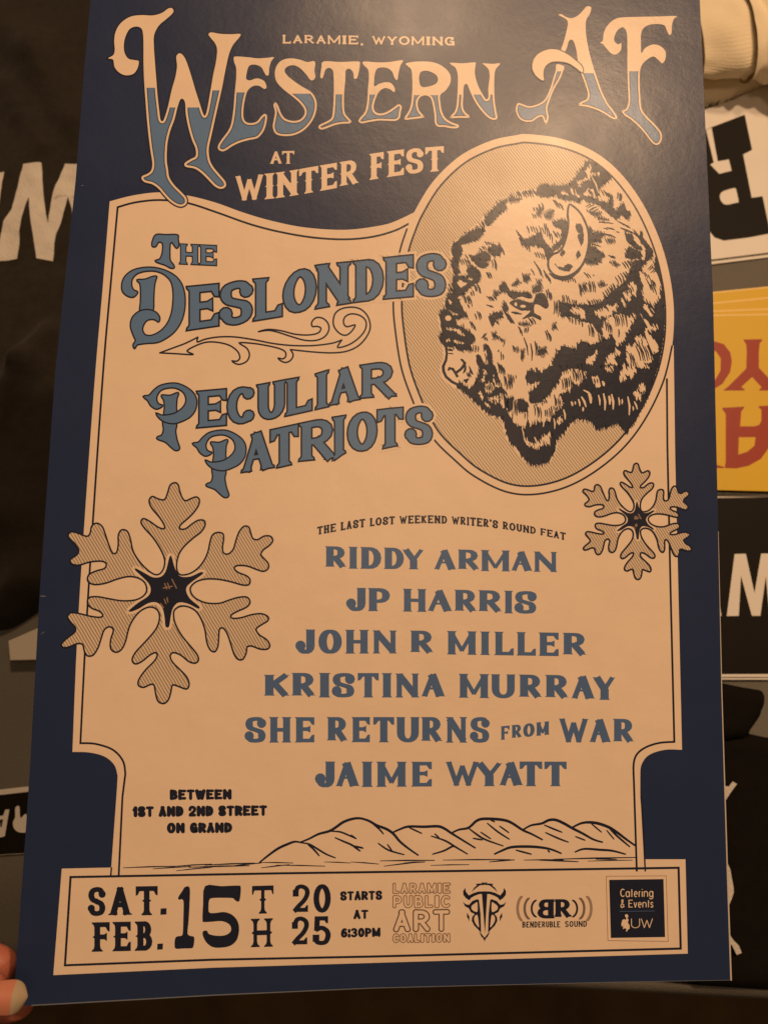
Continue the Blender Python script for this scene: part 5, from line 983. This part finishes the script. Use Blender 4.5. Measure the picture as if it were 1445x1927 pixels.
# ---- black T-shirt, left
def pw(p, z=0.006): q = at(p[0], p[1], z); return (q.x, q.y)
f1 = [pw(p) for p in ((0, 800), (60, 700), (105, 640))]; f2 = [pw(p) for p in ((-20, 830), (40, 980), (60, 1100))]; f3 = [pw(p) for p in ((0, 1150), (70, 1100))]; f4 = [pw(p) for p in ((0, 60), (80, 130), (150, 250))]; f5 = [pw(p) for p in ((20, 180), (90, 290))]; f6 = [pw(p) for p in ((-10, 450), (60, 420), (130, 470))]
folds = [(f1[0], f1[1], .010, .008), (f1[1], f1[2], .010, .008), (f2[0], f2[1], .016, .006), (f2[1], f2[2], .016, .006), (f3[0], f3[1], .012, .007), (f4[0], f4[1], .018, .006), (f4[1], f4[2], .018, .006), (f5[0], f5[1], .012, .004), (f6[0], f6[1], .02, .003)]
def shirt_h(x, y):
    h = 0.014+0.004*fbm(x, y, 9, 3.1)+0.0022*fbm(x, y, 28, 1.7)
    for a, b, wd, am in folds: h += 1.6*am*ridge(x, y, a[0], a[1], b[0], b[1], wd)
    return h
c00, c10, c11, c01 = at(-520, 1290, 0), at(430, 1075, 0), at(560, -60, 0), at(-420, -120, 0)
rs = thing('t_shirt', 'black cotton T-shirt with chunky cream-white letters, lying rumpled left of the poster', 'T-shirt', base_of([(60, 600)], 0))
NU, NV = 150, 170; vs, fs = [], []
for i in range(NU+1):
    for j in range(NV+1):
        u, v = i/NU, j/NV
        p = (c00*(1-u)+c10*u)*(1-v)+(c01*(1-u)+c11*u)*v
        e = min(u, 1-u, v, 1-v); k = min(1, e/.035); k = math.sqrt(1-(1-k)**2)
        wob = 0.006*math.sin(u*31)*(1-min(1, v*8))
        x, y = p.x, p.y+wob
        z = 0.001+shirt_h(x, y)*k
        vs.append((x-rs.location.x, y-rs.location.y, z))
for i in range(NU):
    for j in range(NV): a = i*(NV+1)+j; fs.append((a, a+NV+1, a+NV+2, a+1))
mesh_obj('shirt_fabric', vs, fs, M['tee'], rs, smooth=True)
def on_shirt(px_pts, holes=()):
    """a printed shape laid over the folds"""
    z0 = 0.015
    loop = []
    pts = [at(p[0], p[1], z0) for p in px_pts]; P2 = [(p.x, p.y) for p in pts]
    tr = tessellate_polygon([[Vector((a, b, 0)) for a, b in P2]])
    T_ = [[P2[i] for i in t] for t in tr]
    for _ in range(12):
        nx = []; ch = False
        for t in T_:
            l = [math.dist(t[k], t[(k+1) % 3]) for k in range(3)]; k = l.index(max(l))
            if l[k] > .004:
                a, b, c_ = t[k], t[(k+1) % 3], t[(k+2) % 3]; mm = ((a[0]+b[0])/2, (a[1]+b[1])/2); nx += [[a, mm, c_], [mm, b, c_]]; ch = True
            else: nx.append(t)
        T_ = nx
        if not ch: break
    v = []; f = []; idx = {}
    for t in T_:
        if area(t) < 0: t = t[::-1]
        g = []
        for q in t:
            key = (round(q[0], 6), round(q[1], 6))
            if key not in idx: idx[key] = len(v); v.append((q[0]-rs.location.x, q[1]-rs.location.y, 0.001+shirt_h(*q)+0.0006))
            g.append(idx[key])
        f.append(tuple(g))
    mesh_obj('printed_letter', v, f, M['tee_ink'], rs, smooth=True)
t_ = T(0, 270, 7.225)
on_shirt(t_([(-60, 1625), (10, 1620), (250, 1582), (285, 1400), (300, 1230), (365, 1000), (415, 800), (428, 770), (440, 860), (455, 1050), (485, 1400), (505, 1565), (610, 1578), (715, 1590), (735, 1500), (745, 1380), (770, 1230), (830, 1100), (895, 900), (945, 745), (985, 900), (1010, 1100), (1050, 1500), (1180, 1520), (1300, 1500), (1220, 700), (1180, 300), (1040, 295), (900, 292), (840, 440), (780, 600), (730, 780), (690, 1010), (672, 1110), (655, 1000), (625, 750), (605, 560), (590, 300), (560, 290), (350, 322), (300, 500), (245, 700), (205, 940), (100, 1120), (50, 1280), (20, 1450), (5, 1600)]))
on_shirt(t_([(-260, 470), (90, 425), (60, 560), (35, 750), (10, 900), (-30, 1150), (-90, 1350), (-140, 1620), (-350, 1640), (-300, 1000)]))

# ---- black shirt with white print, lower right
def poly_cloth(name, root, px, zfun, m, step=0.004, edge=0.012, extra=None):
    """a soft layer of cloth over a pixel outline: thick in the middle, rolled down at its rim"""
    P_ = [at(a, b, 0.004) for a, b in px]; P2 = [(p.x, p.y) for p in P_]
    xs = [p[0] for p in P2]; ys = [p[1] for p in P2]
    def inside(x, y):
        c_ = False; n = len(P2)
        for i in range(n):
            (x1, y1), (x2, y2) = P2[i-1], P2[i]
            if (y1 > y) != (y2 > y) and x < (x2-x1)*(y-y1)/(y2-y1)+x1: c_ = not c_
        return c_
    def dist(x, y): return min(seg_d((x, y), P2[i-1], P2[i]) for i in range(len(P2)))
    nx, ny = int((max(xs)-min(xs))/step)+2, int((max(ys)-min(ys))/step)+2
    vid = {}; v = []; f = []
    for i in range(nx):
        for j in range(ny):
            x, y = min(xs)+i*step, min(ys)+j*step
            ins = inside(x, y); d = dist(x, y)
            if not ins and d > step*1.6: continue
            if not ins or d < step*.3:
                # snap to the outline
                best = None
                for k in range(len(P2)):
                    a, b = P2[k-1], P2[k]; dx, dy = b[0]-a[0], b[1]-a[1]; t = max(0, min(1, ((x-a[0])*dx+(y-a[1])*dy)/(dx*dx+dy*dy+1e-12)))
                    q = (a[0]+t*dx, a[1]+t*dy); dd = math.dist(q, (x, y))
                    if best is None or dd < best[0]: best = (dd, q)
                x, y = best[1]; d = 0
            k = min(1, d/edge); k = math.sqrt(max(0, 1-(1-k)**2))
            vid[i, j] = len(v); v.append((x-root.location.x, y-root.location.y, 0.0006+zfun(x, y)*k))
    for (i, j), a in vid.items():
        q = [(i, j), (i+1, j), (i+1, j+1), (i, j+1)]
        if all(t in vid for t in q): f.append(tuple(vid[t] for t in q))
    return mesh_obj(name, v, f, M[m], root, smooth=True)
bs = [(1160, 1375), (1300, 1378), (1366, 1377), (1409, 1380), (1445, 1388), (1560, 1400), (1600, 1850), (1500, 1866), (1445, 1866), (1320, 1858), (1215, 1846), (1130, 1838), (1100, 1800)]
rb = thing('t_shirt', 'plain black folded shirt with white print marks, lower right beside the poster', 'T-shirt', base_of([(1420, 1600)], 0))
fa, fb = pw((1380, 1400)), pw((1445, 1395))
poly_cloth('shirt_fabric', rb, bs, lambda x, y: 0.007+0.0018*fbm(x, y, 16, 5)+.002*ridge(x, y, *fa, *fb, .004), 'jersey', step=.004)
sl = [(1250, 1290), (1357, 1284), (1400, 1293), (1432, 1298), (1438, 1306), (1437, 1325), (1428, 1350), (1410, 1378), (1404, 1392), (1350, 1400), (1250, 1400)]
poly_cloth('sleeve', rb, sl, lambda x, y: 0.013+0.001*fbm(x, y, 20, 8), 'jersey', step=.003, edge=.010)
I_ = Ink(lambda p, h: tuple(at(p[0], p[1], 0.0112+h*1e-6)-rb.location), 300); t_ = T(1340, 1260, 3.0095)
for pts in ([(-20, 640), (70, 660), (92, 662), (114, 634), (138, 648), (100, 700), (75, 738), (60, 760), (-20, 700)], [(20, 1060), (75, 1080), (100, 1130), (118, 1230), (120, 1262), (108, 1300), (92, 1335), (60, 1360), (20, 1340)], [(60, 1480), (95, 1500), (120, 1535), (148, 1562), (165, 1605), (137, 1616), (112, 1565), (80, 1530)]):
    I_ = Ink(lambda p, h: tuple(at(p[0], p[1], 0.0112+h*1e-6)-rb.location), 300); I_.fill(t_(pts), 'tee_ink', 0); I_.build('white_print', rb)

# ---- cream hooded top, upper right
rh = thing('sweatshirt', 'cream sweatshirt with a ribbed cuff, folded at the upper right behind the poster', 'sweatshirt', base_of([(1440, 60)], 0))
hem = [(1150, -300), (1150, 210), (1240, 212), (1325, 196), (1350, 194), (1373, 188), (1410, 172), (1445, 157), (1560, 120), (1800, 60), (1800, -400)]
fa, fb = pw((1400, -40)), pw((1445, 60)); fc, fd = pw((1470, 0)), pw((1445, 140))
poly_cloth('body_fabric', rh, hem, lambda x, y: 0.014+0.003*fbm(x, y, 14, 2), 'fleece', step=.002, edge=.012)
# the sleeve: a flattened tube lying from right to left, ending in a ribbed cuff
def tube(name, ua, ub, ribs=0, r0=1.0, cap=False, n_u=60, n_a=96):
    v, f = [], []
    pa, pb = at(1306, 66, 0.03), at(1760, 20, 0.03)
    ax = (pb-pa); L_ = ax.length; ax.normalize(); side = Vector((-ax.y, ax.x, 0))
    for i in range(n_u+1):
        t = i/n_u; u = ua+(ub-ua)*t; c_ = pa+ax*(u*L_)
        wgt = 0.036+0.012*min(1, u*3)+0.014*max(0, u-.15); hh = 0.014+0.010*min(1, u*4)
        for k in range(n_a):
            a = 2*math.pi*k/n_a; ca, sa = math.cos(a), math.sin(a)
            rr = r0
            if ribs: rr += 0.0035*math.cos(a*ribs)*(1 if 0.06 < t < .97 else .3)*(.6+.6*noise.noise(Vector((ca*2, sa*2, u*8))))+.12*noise.noise(Vector((u*10, ca*1.9, sa*1.9+3)))-.05*math.exp(-((t-.93)/.08)**2)
            else:
                ph = noise.noise(Vector((u*9, ca*1.7, sa*1.7+3))); rr += 0.30*ph*min(1, t*6)+.08*math.exp(-(t*14)**2)
                rr += -0.13*math.exp(-((u-.30-.08*ca)/.025)**2)+.16*math.exp(-((u-.285)/.022)**2)*max(0, sa)+.07*noise.noise(Vector((u*13+ca, ca*3.1, 7)))-0.10*math.exp(-((u-.24+.05*ca)/.012)**2)
            p = c_+side*(ca*wgt*rr)+Vector((0, 0, sa*hh*rr-0.002))
            v.append(tuple(p-rh.location))
    for i in range(n_u):
        for k in range(n_a): a = i*n_a+k; b = i*n_a+(k+1) % n_a; f.append((a, a+n_a, b+n_a, b))
    return mesh_obj(name, v, f, M['fleece'], rh, smooth=True)
tube('sleeve', .185, 1.0, n_a=64)
tube('cuff', 0.0, .19, ribs=64, r0=.98, n_u=14, n_a=384)

# ================================================================== THE HAND
rhand = thing('hand', 'hand pinching the lower left corner of the poster, its thumb with a long pale nail', 'hand', tuple(atd(-60, 1900, .285)))
def skin_mesh():
    pts = []; rad = []; ed = []
    def add(px, py, d, r, parent=None):
        p = atd(px, py, d)-rhand.location; pts.append(tuple(p)); rad.append(r)
        if parent is not None: ed.append((parent, len(pts)-1))
        return len(pts)-1
    palm = add(-330, 2080, .315, .024)
    wr = add(-520, 2230, .32, .025, palm); fo = add(-760, 2420, .33, .031, wr); add(-1050, 2650, .34, .036, fo)
    # thumb, over the face of the sheet
    a = add(-270, 1990, .285, .015, palm); b = add(-175, 1915, .270, .0112, a); c_ = add(-85, 1884, .2645, .0098, b); d = add(-20, 1876, .2640, .0092, c_); add(12, 1876, .2650, .0072, d)
    # index, pressed behind the sheet
    k1 = add(-330, 1880, .315, .014, palm); k2 = add(-210, 1800, .312, .0098, k1); k3 = add(-95, 1790, .302, .0084, k2); k4 = add(-15, 1812, .2935, .0078, k3); add(32, 1826, .2935, .0066, k4)
    # middle
    k1 = add(-300, 1960, .325, .014, palm); k2 = add(-180, 1905, .318, .0098, k1); k3 = add(-70, 1880, .304, .0084, k2); k4 = add(20, 1884, .2925, .0078, k3); add(62, 1886, .2900, .0064, k4)
    # ring
    k1 = add(-290, 2040, .33, .013, palm); k2 = add(-180, 2000, .325, .0094, k1); k3 = add(-80, 1965, .312, .0080, k2); k4 = add(-15, 1955, .302, .0074, k3); add(18, 1950, .297, .0062, k4)
    # little
    k1 = add(-300, 2120, .33, .012, palm); k2 = add(-215, 2090, .328, .0082, k1); k3 = add(-130, 2055, .318, .0070, k2); add(-75, 2035, .310, .0058, k3)
    me = bpy.data.meshes.new('palm_and_fingers'); me.from_pydata(pts, ed, []); o = bpy.data.objects.new('palm_and_fingers', me); C.objects.link(o); o.parent = rhand
    sk = o.modifiers.new('skin', 'SKIN'); me.skin_vertices.new() if not me.skin_vertices else None
    for i, r_ in enumerate(rad): me.skin_vertices[0].data[i].radius = (r_, r_*.92)
    me.skin_vertices[0].data[0].use_root = True
    sk.use_smooth_shade = True
    ss = o.modifiers.new('subdivision', 'SUBSURF'); ss.levels = 3; ss.render_levels = 3
    me.materials.append(M['skin'])
    return o
skin_mesh()
# thumb nail: a curved plate over the end of the thumb, reaching past the fingertip
v, f = [], []; NN, MM = 48, 36
tip, root_ = atd(54, 1876, .2630), atd(-4, 1878, .2575)
axis = (tip-root_).normalized(); nrm = (CAM.translation-tip).normalized(); nrm = (nrm-axis*nrm.dot(axis)).normalized(); sd = axis.cross(nrm)
Ln = (tip-root_).length
for i in range(NN+1):
    t = i/NN; c_ = root_+axis*(Ln*t)
    wd = .0057*math.sqrt(max(0.0, 1-(max(0, t-.35)/.652)**2.5))*(.90+.10*t)
    for j in range(MM+1):
        s_ = -1+2*j/MM; zz = .0030*(1-s_*s_)*(.55+.45*wd/.006)-.0016-.0012*max(0, t-.6)
        v.append(tuple(c_+sd*(wd*s_)+nrm*zz-rhand.location))
for i in range(NN):
    for j in range(MM): a = i*(MM+1)+j; f.append((a, a+1, a+MM+2, a+MM+1))
o_ = mesh_obj('thumbnail', v, f, [M['nailbed'], M['nail']], rhand, [0 if i < NN*(.40+.16*(2*abs(j-MM/2)/MM)**2) else 1 for i in range(NN) for j in range(MM)], smooth=True)
so = o_.modifiers.new('thickness', 'SOLIDIFY'); so.thickness = .0005
